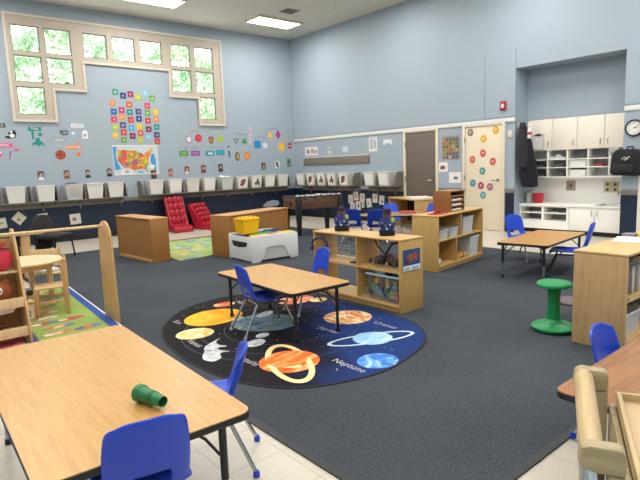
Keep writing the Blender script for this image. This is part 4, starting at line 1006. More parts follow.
for (x0_, x1_, y0_, y1_, c, nm) in ((-.38, -.06, -.32, -.22, '#e8c22c', 'yellow'), (.1, .38, -.32, -.18, '#e8c832', 'yellow'), (-.1, .1, -.32, -.23, '#d87a84', 'pink'), (-.3, .1, -.2, .0, '#2f9a7a', 'green'), (.12, .36, -.15, .2, '#33406a', 'navy')):
    m = MB(); m.box(x0_, x1_, y0_, y1_, h-.02, h+.004, .003)
    nx, ny = max(2, int((x1_-x0_)/.055)), max(1, int((y1_-y0_)/.055))
    for i in range(nx):
        for j in range(ny): m.lathe([(.016, 0), (.016, .01)], (x0_+(i+.5)*(x1_-x0_)/nx, y0_+(j+.5)*(y1_-y0_)/ny, h+.004), 8)
    m.build('base_plate', plain('plate '+c, c, .4), t)['label'] = nm+' studded plate'
t = thing('brick_bin', 'yellow brick shaped bin with studs on its lid', 'bin', (-5.03, -5.25, C0+.416), R(4))
m = MB(); m.frustum((0, 0, 0), .26, .20, .30, .24, .20, .008); m.build('tub', YEL, t)
m = MB(); m.box(-.158, .158, -.128, .128, .2, .235, .008)
for i in range(4):
    for j in range(2): m.lathe([(.026, .235), (.026, .252), (.023, .255)], (-.117+.078*i, -.05+.1*j, 0), 14)
m.build('lid', YEL, t)
m = MB(); m.box(-.14, -.13, -.06, .06, .13, .2, .003); m.build('latch', YEL, t)

# ------------------------------------------------------------------ centre shelf contents
def plush(label, x, y, rz):
    t = thing('plush_figure', label, 'toy', (x, y, C0+H1+.001), rz, 'navy plush figures on the centre shelf'); t.scale = (.72, .72, .93)
    NV = plain('plush navy', '#232f66', .8, var=.2, scale=20); BKF = plain('plush black', '#191b26', .9)
    m = MB(); m.prism([(-.1, 0), (.1, 0), (.105, .03), (.1, .06), (-.1, .06), (-.105, .03)], 'y', -.085, .085, .012); m.build('base', BKF, t)
    m = MB(); m.lathe([(.098, .058), (.1, .09), (.085, .14), (.066, .175), (.05, .19)], (0, 0, 0), 18); m.build('body', NV, t)
    m = MB(); m.ball((0, 0, .215), .056, .05, .05, 16); m.build('head', plain('plush face', '#8a6468', .8, var=.2, scale=30), t)
    m = MB(); m.lathe([(.056, .225), (.058, .25), (.045, .275), (.001, .285)], (0, 0, 0), 16); m.box(-.05, .05, -.085, -.03, .228, .236, .003); m.build('cap', plain('plush cap', '#2a1f38', .8), t)
    m = MB(); m.ball((.07, -.03, .15), .036, .03, .04, 12); m.build('ball', plain('plush lime', '#9fae3c', .7), t)
    m = MB()
    for s in (-1, 1): m.tube([(s*.06, 0, .17), (s*.095, -.03, .13), (s*.075, -.08, .10)], [.026, .023, .02], 10)
    m.build('arm', NV, t)
    rr = random.Random(1)
    for k, c in enumerate(('#c8d0dc', '#7a86c0', '#d07a90', '#4a5ab0')):
        for q in range(4):
            a = rr.uniform(PI, 2*PI); zz_ = rr.uniform(.02, .14); r_ = .106 if zz_ < .06 else .1-.25*max(0, zz_-.09)
            MB().ball((r_*math.cos(a)*.98, r_*math.sin(a)*(.86 if zz_ < .06 else .98), zz_), .012, n=6).build('badge', pc(c), t)
plush('navy plush figure with dark cap on the far end of the centre shelf', -5.55, -7.97, R(-50))
plush('navy plush figure with dark cap on the near end of the centre shelf', -5.55, -8.62, R(-50))
# blue headphones hung on the shelf corner
t = thing('headphones', 'dark blue headphones hooked on the shelf behind the blue chair', 'headphones', (-5.75, -7.82, .50), R(-52))
m = MB(); m.tube([(.085*math.cos(a), 0, .085*math.sin(a)+.06) for a in [PI*i/14 for i in range(15)]], .012, 8); m.build('headband', plain('headphone blue', '#1d2560', .5), t)
for s in (-1, 1):
    m = MB(); m.lathe([(.03, -.014), (.036, -.006), (.036, .008), (.028, .016)], (s*.08, 0, .045), 16, 'x'); m.build('ear_cup', plain('headphone blue', '#1d2560', .5), t)
# clear bins and toys
def toys(mb, n, box, cols, seed, r=(.018, .04)):
    rr = random.Random(seed)
    for k in range(n):
        mb.m(rr.randrange(cols)); x, y, z = rr.uniform(*box[0]), rr.uniform(*box[1]), rr.uniform(*box[2]); q = rr.uniform(*r); z = max(z, box[2][0]-.02+q+.003)
        if rr.random() < .5: mb.ball((x, y, z), q, q*rr.uniform(.6, 1), q*rr.uniform(.6, 1), 8)
        else: mb.box(x-q, x+q, y-q*.6, y+q*.6, z-q*.7, z+q*.7, .004)
    return mb
def clear_bin(label, loc, rz, w, d, h, cols, n, seed, mat=CLEARP, group=None):
    t = thing('clear_bin', label, 'bin', loc, rz, group)
    MB().frustum((0, 0, 0), w*.88, d*.88, w, d, h, .004).build('tub', mat, t)
    m = MB()
    for (a, b, c, e) in ((-w/2-.008, w/2+.008, -d/2-.008, -d/2+.004), (-w/2-.008, w/2+.008, d/2-.004, d/2+.008), (-w/2-.008, -w/2+.004, -d/2+.004, d/2-.004), (w/2-.004, w/2+.008, -d/2+.004, d/2-.004)): m.box(a, b, c, e, h-.014, h+.002, .002)
    m.build('rim', plain('bin rim blue', '#9fc4d8', .4) if n > 100 else BINC, t)
    if n:
        c = toys(MB(), n, ((-w*.34, w*.34), (-d*.33, d*.33), (.04, h-.035)), len(cols), seed); c.build('contents', [pc(k) for k in cols], t)
    return t
zs0, zs1 = C0+.0715, C0+H1*.54+.0195
MIX = ['#b83a3a', '#e8e4dc', '#3f78b8', '#3a3c40', '#4f8f5a', '#d8a84a', '#8fc0d8']
clear_bin('clear bin of mixed coloured toys on the lower right of the centre shelf', (-5.565, -8.68, zs0), 0, .28, .42, .265, MIX, 130, 1)
t = thing('toy_pile', 'dark pile of jumbled toys on the upper right of the centre shelf', 'toys', (-5.56, -8.64, zs1))
m = toys(MB(), 30, ((-.1, .1), (-.2, .2), (.03, .09)), 5, 4, (.025, .045)); m.tube([(-.03, .05, .05), (.02, .03, .14), (.0, -.04, .22), (.05, -.1, .24)], .01, 6); m.tube([(.0, .0, .08), (-.05, .1, .2), (-.04, .14, .26)], .008, 6)
m.build('toys', [pc('#2b2c30'), pc('#3c3a40'), pc('#51423e'), pc('#7a3434'), pc('#4a5660')], t)
tag(t, kind='stuff')
t = thing('toy_pile', 'grey pile of small toys in the lower middle of the centre shelf', 'toys', (-5.56, -8.412, zs0))
toys(MB(), 14, ((-.1, .08), (-.025, .025), (.02, .1)), 3, 9, (.015, .022)).build('toys', [pc('#5a5c60'), pc('#8a8c90'), pc('#3a3a3e')], t); tag(t, kind='stuff')
t = thing('wire_rack', 'pale wire rack on the upper left of the centre shelf', 'rack', (-5.53, -7.98, zs1))
m = MB()
for z in (.02, .09, .16, .22): m.tube([(-.1, -.18, z), (-.1, .18, z)], .003, 6); m.tube([(.1, -.18, z), (.1, .18, z)], .003, 6); m.tube([(-.1, -.18, z), (.1, -.18, z)], .003, 6); m.tube([(-.1, .18, z), (.1, .18, z)], .003, 6)
for x in (-.1, .1):
    for y in (-.18, .18): m.tube([(x, y, 0), (x, y, .23)], .004, 6)
m.build('wires', plain('pale wire', '#b8bcbc', .4), t)
o = MB().prism([(-.07, -.05), (.08, -.05), (.07, .05), (-.06, .05)], 'z', 0, .012).build('tablet', BLACK, loc=(-5.61, -8.25, zs1), rz=.1); tag(o, 'flat dark slate lying on the middle shelf of the centre unit', 'slate')
# small poster on the shelf end
sh = [(rect(-.12, .12, -.1, .1), pc('#2c4f86')), (rect(-.12, .12, -.1, -.05), pc('#dfe6ec')), (ell(-.02, .02, .05, .045, 10), pc('#8a5a40')), (ell(.05, .03, .03, .04, 9), pc('#b04a38')), (ell(-.07, -.01, .03, .03, 9), pc('#5a2f2a')), (rect(-.1, -.04, -.09, -.065), pc('#9fb4cc')), (rect(.0, .09, -.09, -.065), pc('#9fb4cc'))]
flat('shelf_poster', ((-5.565, -8.932, .505), 0), 0, 0, sh, 'small blue poster of faces stuck on the end of the centre shelf', 'poster')

# ------------------------------------------------------------------ wide shelf contents
def onshelf(lx, ly, z):
    a = R(8); return (-3.375+lx*math.cos(a)-ly*math.sin(a), -7.76+lx*math.sin(a)+ly*math.cos(a), C0+z)
GW = 'bins in the wide maple shelf'
clear_bin('frosted bin on the upper right of the wide maple shelf', onshelf(.24, -.02, .4005), R(8), .30, .29, .23, ['#b8b2aa'], 0, 2, BINC, GW)
clear_bin('tall frosted bin on the lower right of the wide maple shelf', onshelf(.42, -.02, .0715), R(8), .26, .30, .27, ['#b8b2aa'], 0, 3, BINC, GW)
clear_bin('pale low bin on the upper left of the wide maple shelf', onshelf(-.45, -.03, .4005), R(8), .22, .28, .12, ['#c8b69a'], 6, 4, BINC, GW)
clear_bin('second pale low bin on the upper left, nearer the divider', onshelf(-.17, -.03, .4005), R(8), .2, .28, .12, ['#c8b69a'], 6, 5, BINC, GW)
t = thing('food_toys', 'small heap of orange and yellow play food on the lower middle shelf', 'toys', onshelf(.08, -.06, .0715), R(8))
toys(MB(), 16, ((-.1, .1), (-.1, .1), (.02, .07)), 4, 8).build('toys', [pc('#c8763a'), pc('#d8a84a'), pc('#8a5a34'), pc('#b04a30')], t); tag(t, kind='stuff')
t = thing('toy_clock', 'small round dark rimmed toy on the lower left of the wide shelf', 'toy', onshelf(-.55, -.13, .0715), R(4))
MB().lathe([(.001, -.02), (.05, -.02), (.055, 0), (.05, .02), (.001, .02)], (0, 0, .056), 20, 'y').build('case', plain('dark red rim', '#5a3030', .5), t)
MB().lathe([(.038, -.024), (.038, -.019)], (0, 0, .056), 20, 'y').build('face', PAPER, t)
# paper sorter on top
t = thing('paper_sorter', 'brown wooden paper sorter with four slots on the wide maple shelf', 'sorter', onshelf(.05, .03, .7205), R(8))
for x in (-.20, .185): MB().box(x, x+.015, -.13, .13, 0, .28, .003).build('side_panel', wood('sorter brown', '#9a6436', '#85542c', 'y', 5, .4), t)
for z in (0, .066, .132, .198, .265): MB().box(-.185, .185, -.13, .117, z, z+.015).build('tray', wood('sorter tray', '#b08558', '#9a7048', 'y', 5, .4), t)
MB().box(-.185, .185, .118, .13, .001, .279).build('back_panel', wood('sorter brown', '#9a6436', '#85542c', 'y', 5, .4), t)
rr = random.Random(2)
for k in range(3):
    o = MB().box(-.13, .13, -.12, .1, 0, .02).build('paper_stack', PAPER, loc=onshelf(.05, .03, .7205+.0155+.066*k), rz=R(8)); tag(o, 'stack of white paper in the %s slot from below of the brown sorter' % ['first', 'second', 'third'][k], 'paper', 'paper stacks in the brown sorter')
t = thing('folder', 'red folder lying on the front left corner of the wide maple shelf', 'folder', onshelf(-.42, -.06, .7205), R(14))
m = MB(); m.prism([(-.17, -.07), (.15, -.09), (.16, .06), (-.12, .09)], 'z', 0, .012, .004); m.build('cover', plain('folder red', '#b02a30', .5), t)
m = MB(); m.tube([(-.1, 0, .018), (.0, .02, .03), (.1, .0, .02)], [.012, .02, .012], 8); m.build('clip', plain('folder dark red', '#7c1c24', .5), t)
# red/grey folder on the far table
o = MB().prism([(-.16, -.1), (.16, -.1), (.14, .1), (-.12, .1)], 'z', 0, .03, .006).build('folder', plain('folder coral', '#c8504a', .5), loc=(-1.55, -5.45, C0+.4405), rz=R(-40)); tag(o, 'coral red folder lying on the oval table', 'folder')
# desk with papers
t = thing('paper_desk', 'low wooden desk with white papers near the brown door', 'desk', (-.55, -4.72, C0), R(-112.7))
MB().box(-.64, .64, -.25, .25, .62, .645, .004).build('desktop', MAPLEX, t)
for x in (-.62, .60): MB().box(x, x+.02, -.24, .24, 0, .62, .003).build('side_panel', MAPLE, t)
MB().box(-.60, .60, .22, .235, .1, .615).build('back_panel', BLACK, t); MB().box(-.60, .60, -.22, .219, .30, .318).build('shelf_board', MAPLEX, t)
ax = R(-112.7)
for k in range(5):
    lx, ly = .16+.095*k, .0+.02*(k % 2)
    o = MB().prism([(-.04, -.19), (.035, -.2), (.04, .19), (-.035, .2)], 'z', 0, .035+.006*(k % 3), .002).build('paper_stack', PAPER, loc=(-.55+lx*math.cos(ax)-ly*math.sin(ax), -4.72+lx*math.sin(ax)+ly*math.cos(ax), C0+.6455), rz=ax); tag(o, 'white paper stack on the desk by the door, %s from the right end' % nth[4-k], 'paper', 'paper stacks on the low desk')

# ------------------------------------------------------------------ kitchen alcove
XC = .45
t = thing('wall_cabinet', 'row of cream wall cabinets with a pigeonhole shelf beneath', 'cabinet', (0, 0, 0))
MB().box(XC+.02, .749, -8.675, -6.795, 1.525, 2.11).build('carcass', WHITE2, t)
ed = [-6.80, -7.28, -7.74, -8.21, -8.67]
for i in range(4):
    d = MB(); d.box(XC, XC+.019, ed[i+1]+.008, ed[i]-.008, 1.53, 2.105, .003); do = d.build('door', plain('cabinet cream', '#f6eee0', .45, var=.02), t)
    hy = [ed[1]+.06, ed[2]+.06, ed[3]+.06, ed[3]-.06][i]
    h = MB(); h.tube([(XC, hy, 1.60), (XC-.025, hy, 1.605), (XC-.025, hy, 1.69), (XC, hy, 1.695)], .006, 8); h.build('door_handle', CHROME, do)
ph = MB(); zr = [1.035, 1.195, 1.345]
ph.box(XC, .749, -8.675, -6.795, 1.02, 1.04, .003)
for z in zr[1:]: ph.box(XC+.002, .749, -8.675, -6.795, z, z+.018, .002)
for y in (-6.80, -7.20, -7.57, -7.94, -8.30, -8.665): ph.box(XC, .749, y-.01, y+.01, 1.04, 1.523, .002)
ph.build('pigeonhole_shelf', WHITE2, t)
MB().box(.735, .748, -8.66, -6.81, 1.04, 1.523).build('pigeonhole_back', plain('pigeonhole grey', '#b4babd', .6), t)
# what lies in the pigeonholes
def hole(y, row): return (.60, y, [1.041, 1.2135, 1.3635][row])
rr = random.Random(12)
for (y, r_, kind, l) in [(-7.38, 2, 'p', 'untidy white papers in the top row, second pigeonhole'), (-7.37, 1, 'd', 'dark grey papers in the middle row, second pigeonhole'), (-7.38, 0, 'd', 'dark folders in the bottom row, second pigeonhole'), (-7.75, 2, 'd', 'grey papers in the top row, third pigeonhole'), (-7.75, 1, 'b', 'white box in the middle row, third pigeonhole'),
                         (-7.75, 0, 'b', 'white box in the bottom row, third pigeonhole'), (-8.12, 2, 'd', 'dark papers in the top row, fourth pigeonhole'), (-8.1, 1, 'r', 'small red item in the middle row, fourth pigeonhole'), (-7.0, 1, 'd', 'dark papers in the middle row, first pigeonhole'), (-7.0, 0, 'd', 'dark folders in the bottom row, first pigeonhole')]:
    m = MB()
    if kind == 'b': m.box(-.12, .12, -.14, .14, 0, .115, .006).box(-.125, .125, -.145, .145, .095, .12, .004); mt = [PAPER]
    elif kind == 'r': m.box(-.08, .08, -.07, .07, 0, .035, .008).box(-.05, .05, -.03, .04, .035, .05, .006); mt = [plain('small red', '#b84a50', .5)]
    elif kind == 'p':
        for k in range(5): m.box(-.12, .1, -.14+.01*k, .12+.004*k, .009*k, .009*k+.007)
        m.ball((-.05, .02, .06), .05, .06, .025, 10); mt = [PAPER]
    else:
        for k in range(4): m.box(-.12, .1, -.14+.012*k, .12+.005*k, .011*k, .011*k+.008)
        mt = [plain('dark papers', '#66666a', .7)]
    nm, ct = {'b': ('white_box', 'box'), 'r': ('hole_punch', 'stationery'), 'p': ('paper_stack', 'paper'), 'd': ('folder_stack', 'paper')}[kind]
    o = m.build(nm, mt, loc=hole(y, r_)); tag(o, l, ct, 'things in the pigeonholes')
# counter
t = thing('base_cabinet', 'low white kitchen counter unit with open slots and two doors', 'cabinet', (0, 0, 0))
b = MB(); X0, X1 = .20, .749
b.box(X0+.02, X1, -8.675, -7.725, .08, .50)
b.box(X0, X1, -6.815, -6.795, .08, .50).box(X0, X1, -7.275, -7.235, .08, .50).box(X0, X1, -7.745, -7.70, .08, .50)
for z in (.08, .218, .365, .485): b.box(X0+.001, X1, -7.70, -6.815, z, z+.018)
b.build('carcass', WHITE2, t)
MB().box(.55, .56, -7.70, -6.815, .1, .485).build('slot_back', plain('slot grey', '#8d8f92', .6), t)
MB().box(X0+.001, X0+.012, -7.70, -6.815, .098, .215).build('lower_panel', WHITE2, t)
for (a, c_, hy) in ((-8.19, -7.752, -8.15), (-8.672, -8.198, -8.24)):
    d = MB(); d.box(X0, X0+.019, a, c_, .085, .495, .003); do = d.build('door', WHITE2, t)
    h = MB(); h.tube([(X0, hy, .36), (X0-.025, hy, .365), (X0-.025, hy, .44), (X0, hy, .445)], .006, 8); h.build('door_handle', CHROME, do)
MB().box(X0+.06, X1, -8.675, -6.795, 0, .08).build('toe_kick', BLACK, t)
t = thing('countertop', 'white worktop running along the alcove with a sink at its right', 'worktop', (0, 0, 0))
b = MB(); b.box(.18, .749, -8.18, -6.795, .503, .54, .004).box(.18, .749, -8.675, -8.62, .503, .54, .004).box(.18, .27, -8.62, -8.18, .503, .54).box(.66, .749, -8.62, -8.18, .503, .54); b.build('worktop', WHITE2, t)
s = MB(); s.box(.27, .66, -8.62, -8.18, .503, .508); s.build('sink_basin', CHROME, t)
s = MB(); s.box(.255, .27, -8.63, -8.17, .541, .546).box(.66, .675, -8.63, -8.17, .541, .546).box(.27, .66, -8.63, -8.615, .541, .546).box(.27, .66, -8.185, -8.17, .541, .546); s.build('sink_rim', CHROME, t)
t = thing('faucet', 'chrome kitchen tap behind the sink at the right end of the counter', 'tap', (.712, -8.42, .541))
s = MB(); s.lathe([(.03, 0), (.026, .015), (.014, .02), (.013, .05)], (0, 0, 0), 16); s.tube([(0, 0, .05), (0, 0, .17), (-.03, 0, .21), (-.1, 0, .21), (-.14, 0, .17)], .011, 10); s.build('spout', CHROME, t)
s = MB(); s.tube([(0, -.04, .02), (0, -.06, .06), (-.02, -.1, .08)], .007, 8); s.build('lever', BLACKM, t)
t = thing('bucket', 'red bucket standing on the left end of the white counter', 'bucket', (.42, -7.06, .541))
s = MB(); s.lathe([(.078, 0), (.10, .17), (.108, .172), (.108, .185), (.096, .185), (.073, .01), (.0005, .008)], (0, 0, 0), 24); s.build('pail', plain('bucket red', '#c42638', .4), t)
s = MB(); s.tube([(0, -.104*math.cos(a), .175-.07*math.sin(a)*.6) for a in [PI*i/10 for i in range(11)]], .004, 6); s.build('handle', plain('bucket red', '#c42638', .4), t)
t = thing('paper_towel_pack', 'grey white packet leaning at the left end of the counter', 'packet', (.44, -6.88, .541))
MB().prism([(-.08, 0), (.08, 0), (.085, .2), (.03, .235), (-.06, .22), (-.085, .12)], 'y', -.05, .05, .015).build('packet', plain('packet grey', '#bfbfbc', .6), t)
def outlet(y, z, w, h, nx, nz, mt, dk, label):
    t = thing('outlet_panel', label, 'outlet', (.75, y, z), -PI/2)
    MB().box(-w/2, w/2, -.012, -.001, -h/2, h/2, .004).build('plate', mt, t)
    for i in range(nx):
        for j in range(nz): MB().lathe([(.026, -.018), (.028, -.012)], ((i-(nx-1)/2)*w*.5, 0, (j-(nz-1)/2)*h*.5), 14, 'y').build('socket', dk, t)
outlet(-7.52, .855, .17, .18, 1, 1, plain('outlet taupe', '#a89a8c', .5), plain('socket red', '#7c3a34', .5), 'taupe outlet plate with one dark red socket on the backsplash')
outlet(-8.24, .835, .26, .19, 2, 2, plain('outlet cream', '#cfc49c', .5), plain('socket dark', '#54503a', .5), 'cream outlet plate with four dark sockets above the sink')
# clipboard on the first cabinet door
t = thing('clipboard', 'clipboard with a paper hanging on the leftmost wall cabinet door', 'clipboard', (XC, -7.02, 1.70), -PI/2)
MB().box(-.115, .115, -.012, -.003, -.15, .14, .004).build('board', plain('clear board', '#c4bcb0', .4), t)
MB().box(-.1, .1, -.015, -.0125, -.14, .105).build('paper', PAPER, t)
s = MB(); s.box(-.06, .06, -.026, -.0155, .105, .135, .004); s.tube([(-.03, -.02, .135), (0, -.02, .155), (.03, -.02, .135)], .005, 6); s.build('clip', BLACK, t)
# jacket on a hook
t = thing('coat_hook', 'white hook on the alcove side wall that holds the jacket', 'hook', (.12, -6.79, 2.02))
s = MB(); s.box(-.02, .02, -.012, -.001, -.05, .05, .004); s.tube([(0, -.012, -.02), (0, -.06, -.03), (0, -.08, .01)], .008, 8); s.build('hook', WHITE, t)
t = thing('jacket', 'dark charcoal jacket hanging at the left edge of the kitchen alcove', 'jacket', (.055, -6.895, 0))
def coat(name, secs, mt, n=26):
    vs = []; k = len(secs); rr = random.Random(4)
    for i, (z, cx, cy, rx, ry) in enumerate(secs):
        for j in range(n):
            a = 2*PI*j/n; f = 1+.07*math.sin(5*a+i*.5)*(i/k)+.03*math.sin(9*a)
            vs.append((cx+rx*math.cos(a)*f, cy+ry*math.sin(a)*f, z))
    m = MB(); fs = [(i*n+j, i*n+(j+1) % n, (i+1)*n+(j+1) % n, (i+1)*n+j) for i in range(k-1) for j in range(n)] + [tuple(range(n-1, -1, -1)), tuple((k-1)*n+j for j in range(n))]
    m._new(vs, fs); return m.build(name, mt, t)
JK = plain('jacket charcoal', '#2b2d33', .9, var=.25, scale=25); JN = plain('jacket navy', '#171a26', .9, var=.2, scale=25)
coat('body', [(2.03, .02, 0, .035, .035), (1.98, .02, -.005, .075, .05), (1.90, .03, -.02, .13, .07), (1.7, .05, -.05, .15, .10), (1.4, .06, -.08, .16, .13), (1.15, .09, -.10, .165, .15), (.88, .12, -.11, .16, .14), (.86, .12, -.11, .13, .11)], JN)
coat('sleeve', [(1.93, -.06, -.03, .05, .05), (1.8, -.085, -.05, .085, .08), (1.5, -.10, -.07, .09, .09), (1.24, -.10, -.08, .085, .08), (1.22, -.10, -.08, .065, .06)], JK)
coat('collar', [(2.06, .02, 0, .05, .045), (2.02, .02, -.005, .075, .055), (1.95, .03, -.01, .09, .06)], JK)
t = thing('spray_bottle', 'white spray bottle with red label hanging in front of the jacket', 'bottle', (-.02, -7.09, 1.76))
s = MB(); s.lathe([(.036, 0), (.04, .01), (.04, .13), (.03, .165), (.015, .19), (.014, .21)], (0, 0, 0), 18); s.build('bottle', PAPER, t)
s = MB(); s.lathe([(.0408, .06), (.0408, .115)], (0, 0, 0), 18, cap=True); s.build('label_band', plain('label red', '#b84a48', .5), t)
s = MB(); s.box(-.018, .018, -.03, .03, .21, .245, .005); s.tube([(0, -.03, .235), (0, -.075, .23)], .009, 8); s.tube([(0, -.035, .215), (0, -.06, .19), (0, -.055, .165)], .006, 6); s.build('trigger', WHITE, t)
# white strap hanging at right of cabinets
t = thing('cord_of_cups', 'white knotted cord hanging at the right end of the wall cabinets', 'cord', (.40, -8.58, 0))
s = MB(); rr = random.Random(6); pts = [(rr.uniform(-.01, .01), -.02*math.sin(k), 2.0-k*.07) for k in range(9)]; s.tube(pts, .008, 6)
for k in range(7): s.ball((rr.uniform(-.012, .012), rr.uniform(-.02, .02), 1.95-k*.075), .03, .028, .034, 8)
s.build('cord', plain('cord white', '#e6e2da', .6), t)
# backpack on the right wall
t = thing('backpack', 'black backpack hanging on the wall below the clock', 'bag', (-.002, -8.76, 1.08), -PI/2)
BPK = plain('bag black', '#17181b', .8, var=.3, scale=20)
s = MB(); s.prism([(-.18, .0), (.2, -.02), (.25, .04), (.25, .28), (.19, .40), (-.11, .41), (-.18, .32), (-.20, .06)], 'y', -.20, -.01, .045); s.build('body', BPK, t)
s = MB(); s.prism([(-.15, .04), (.16, .03), (.17, .17), (-.15, .18)], 'y', -.235, -.195, .02); s.build('front_pocket', plain('bag pocket', '#202226', .8, var=.3, scale=20), t)
s = MB(); s.tube([(.0, -.06, .40), (.01, -.06, .44), (.09, -.06, .44), (.10, -.06, .395)], .012, 8); s.build('carry_loop', BPK, t)
s = MB(); s.tube([(-.02, -.205, .25), (.03, -.215, .28), (.08, -.21, .24), (.02, -.215, .23), (.1, -.21, .29)], .006, 6); s.build('zip_cord', plain('cord white', '#e6e2da', .6), t)
s = MB(); s.prism([(-.24, .33), (-.10, .37), (-.10, .41), (-.19, .46), (-.25, .40)], 'y', -.12, -.03, .02); s.build('folded_cloth', plain('pale cloth', '#a9a8a4', .8), t)
# ------------------------------------------------------------------ near right: stool, shelf contents, cart
t = thing('wobble_stool', 'green plastic wobble stool with round base beside the birch shelf', 'stool', (-5.22, -10.125, C0)); t.scale = (.9, .9, .93)
m = MB(); m.lathe([(.001, 0), (.15, 0), (.185, .018), (.188, .035), (.17, .05), (.11, .06), (.075, .075), (.058, .10)], (0, 0, 0), 36); m.build('base', GREENP, t)
m = MB(); m.lathe([(.058, .10), (.052, .2), (.052, .3), (.06, .385)], (0, 0, 0), 28); m.build('stem', plain('green stem', '#0f8048', .4), t)
m = MB(); m.lathe([(.05, .375), (.13, .385), (.15, .398), (.15, .415), (.135, .428), (.001, .43)], (0, 0, 0), 36); m.build('seat', GREENP, t)
o = MB(); o.prism([(-.15, -.06), (.15, -.06), (.16, .07), (-.15, .07)], 'z', 0, .03, .006); o = o.build('tray', BLACK, loc=(-4.84, -10.24, C0), rz=.2); tag(o, 'black tray on the carpet between the green stool and birch shelf', 'tray')
o = MB().lathe([(.001, 0), (.15, 0), (.16, .012), (.15, .026), (.001, .028)], (0, 0, 0), 30).build('floor_cushion', plain('mauve cushion', '#6a5a60', .8), loc=(-4.30, -9.87, C0)); tag(o, 'flat round mauve cushion on the carpet behind the green stool', 'cushion')
# papers on top of the book shelf
o = MB().prism([(-.16, -.13), (.15, -.15), (.17, .12), (-.13, .14)], 'z', 0, .012).build('paper_stack', PAPER, loc=(-4.76, -10.53, C0+.7105), rz=.3); tag(o, 'white loose papers on the birch shelf top at the right edge', 'paper')
o = MB().box(-.11, .11, -.15, .15, 0, .03, .003).build('folder', plain('folder yellow', '#d8b83c', .5), loc=(-4.40, -10.60, C0+.7105), rz=.3); tag(o, 'yellow folder on the birch shelf top behind the papers', 'folder')
o = MB().prism([(-.05, -.05), (.05, -.04), (.02, .04), (-.05, .05)], 'z', 0, .025).build('plastic_wrap', plain('grey wrap', '#8f949c', .4), loc=(-4.49, -10.415, C0+.7105)); tag(o, 'crumpled grey wrapper at the far end of the birch shelf top', 'wrapper')
# books standing in it
rb = random.Random(21); x = -5.37; k = 0
bc = ['#8a8f96', '#b9b2a4', '#6d7680', '#a8a49c', '#7f5a48', '#5d6f84', '#c8c2b4', '#70746c']
bn = ['grey', 'cream', 'slate', 'stone', 'brown', 'steel blue', 'ivory', 'olive grey']
while x < -4.86:
    w_ = rb.uniform(.025, .05); h_ = rb.uniform(.2, .27)
    b = thing('book', '%s book on the upper birch shelf, %s from its left end' % (bn[k % 8], (nth+['eleventh', 'twelfth', 'thirteenth', 'fourteenth', 'fifteenth', 'sixteenth'])[k]), 'book', (x+w_/2, -10.56, C0+.3735), 0, 'books on the upper birch shelf')
    MB().box(-w_/2, w_/2, -.11, .1, 0, h_, .003).build('cover', pc(bc[k % 8]), b)
    MB().box(-w_/2+.004, w_/2-.004, -.105, .104, .004, h_+.0015).build('pages', PAPER, b)
    x += w_+.004; k += 1
clear_bin('frosted blue grey bin on the lower birch shelf at the right edge', (-5.16, -10.56, C0+.0715), 0, .34, .26, .17, ['#4a6a8a', '#b84a3a', '#d8d4cc', '#3c4048'], 20, 31, BINC)
clear_bin('clear bin on the lower birch shelf behind the first one', (-4.52, -10.56, C0+.0715), 0, .34, .26, .17, ['#a86a3a', '#6a8a9a', '#d8d4cc'], 16, 32)
o = MB().prism([(-.1, -.06), (.12, -.07), (.1, .06), (-.1, .07)], 'z', 0, .02).build('paper_stack', PAPER, loc=(-5.2, -10.80, C0), rz=.2); tag(o, 'white papers on the carpet in front of the birch shelf', 'paper')
o = MB().lathe([(.001, 0), (.02, 0), (.022, .02), (.001, .045)], (0, 0, 0), 12).build('shelf_peg', plain('peg wood', '#c79a5a', .5), loc=(-5.36, -10.715, C0+.3735)); tag(o, 'small wooden peg on the front edge of the birch shelf board', 'peg')

# wooden cart with handle
cx_, cy_ = -8.175, -11.63
ca = math.atan2(-.225, -.45)              # direction of the bar
t = thing('push_cart', 'pale wooden push cart handle and tray at the lower right corner', 'cart', (-8.172, -11.63, .035), math.atan2(-.90, .43)); t.scale = (.95, .95, .985)
# local x: from the bar into the cart; local y: along the bar
CW = wood('cart wood', '#cdb688', '#b89e70', 'y', 4, .5); CW2 = wood('cart wood side', '#b3a480', '#9e8f6c', 'x', 4, .5)
TRAY = plain('tray tan', '#cdb18a', .5, var=.04)
zt = .845; hw = .222
m = MB(); m.tube([(0, -hw-.005, zt-.024), (0, hw+.005, zt-.024)], .024, 14); m.build('handle_bar', CW, t)
for s in (-1, 1):
    y = s*(hw-.012)
    m = MB(); m.prism([(-.026, zt-.04), (-.022, zt-.006), (-.005, zt), (.05, zt), (.06, zt-.01), (.06, zt-.055), (.0, zt-.055), (-.015, zt-.05)], 'y', y-.018, y+.018, .006); m.build('handle_arm', CW2, t)
    m = MB(); m.box(.03, .06, y-.014, y+.014, .13, zt-.056, .004); m.build('upright', CW2, t)
m = MB(); m.box(.065, .08, -hw, hw, .20, zt-.095, .003); m.build('end_board', CW2, t)
m = MB(); m.box(.01, .03, -hw+.03, hw-.03, .12, zt-.20, .003); m.build('front_panel', plain('cart grey blue', '#8f9fae', .4), t)
m = MB(); m.box(.081, .62, -hw+.005, hw-.005, zt-.095, zt-.08, .003); m.build('tray_bottom', TRAY, t)
m = MB(); m.box(.081, .093, -hw-.002, hw+.002, zt-.079, zt-.06, .003).box(.608, .62, -hw-.002, hw+.002, zt-.079, zt-.06, .003).box(.094, .607, -hw-.002, -hw+.010, zt-.079, zt-.06, .003).box(.094, .607, hw-.010, hw+.002, zt-.079, zt-.06, .003); m.build('tray_rim', CW, t)
for s in (-1, 1):
    m = MB(); m.box(.081, .62, s*(hw-.01)-.008, s*(hw-.01)+.008, .2, zt-.096, .003); m.build('side_board', CW2, t)
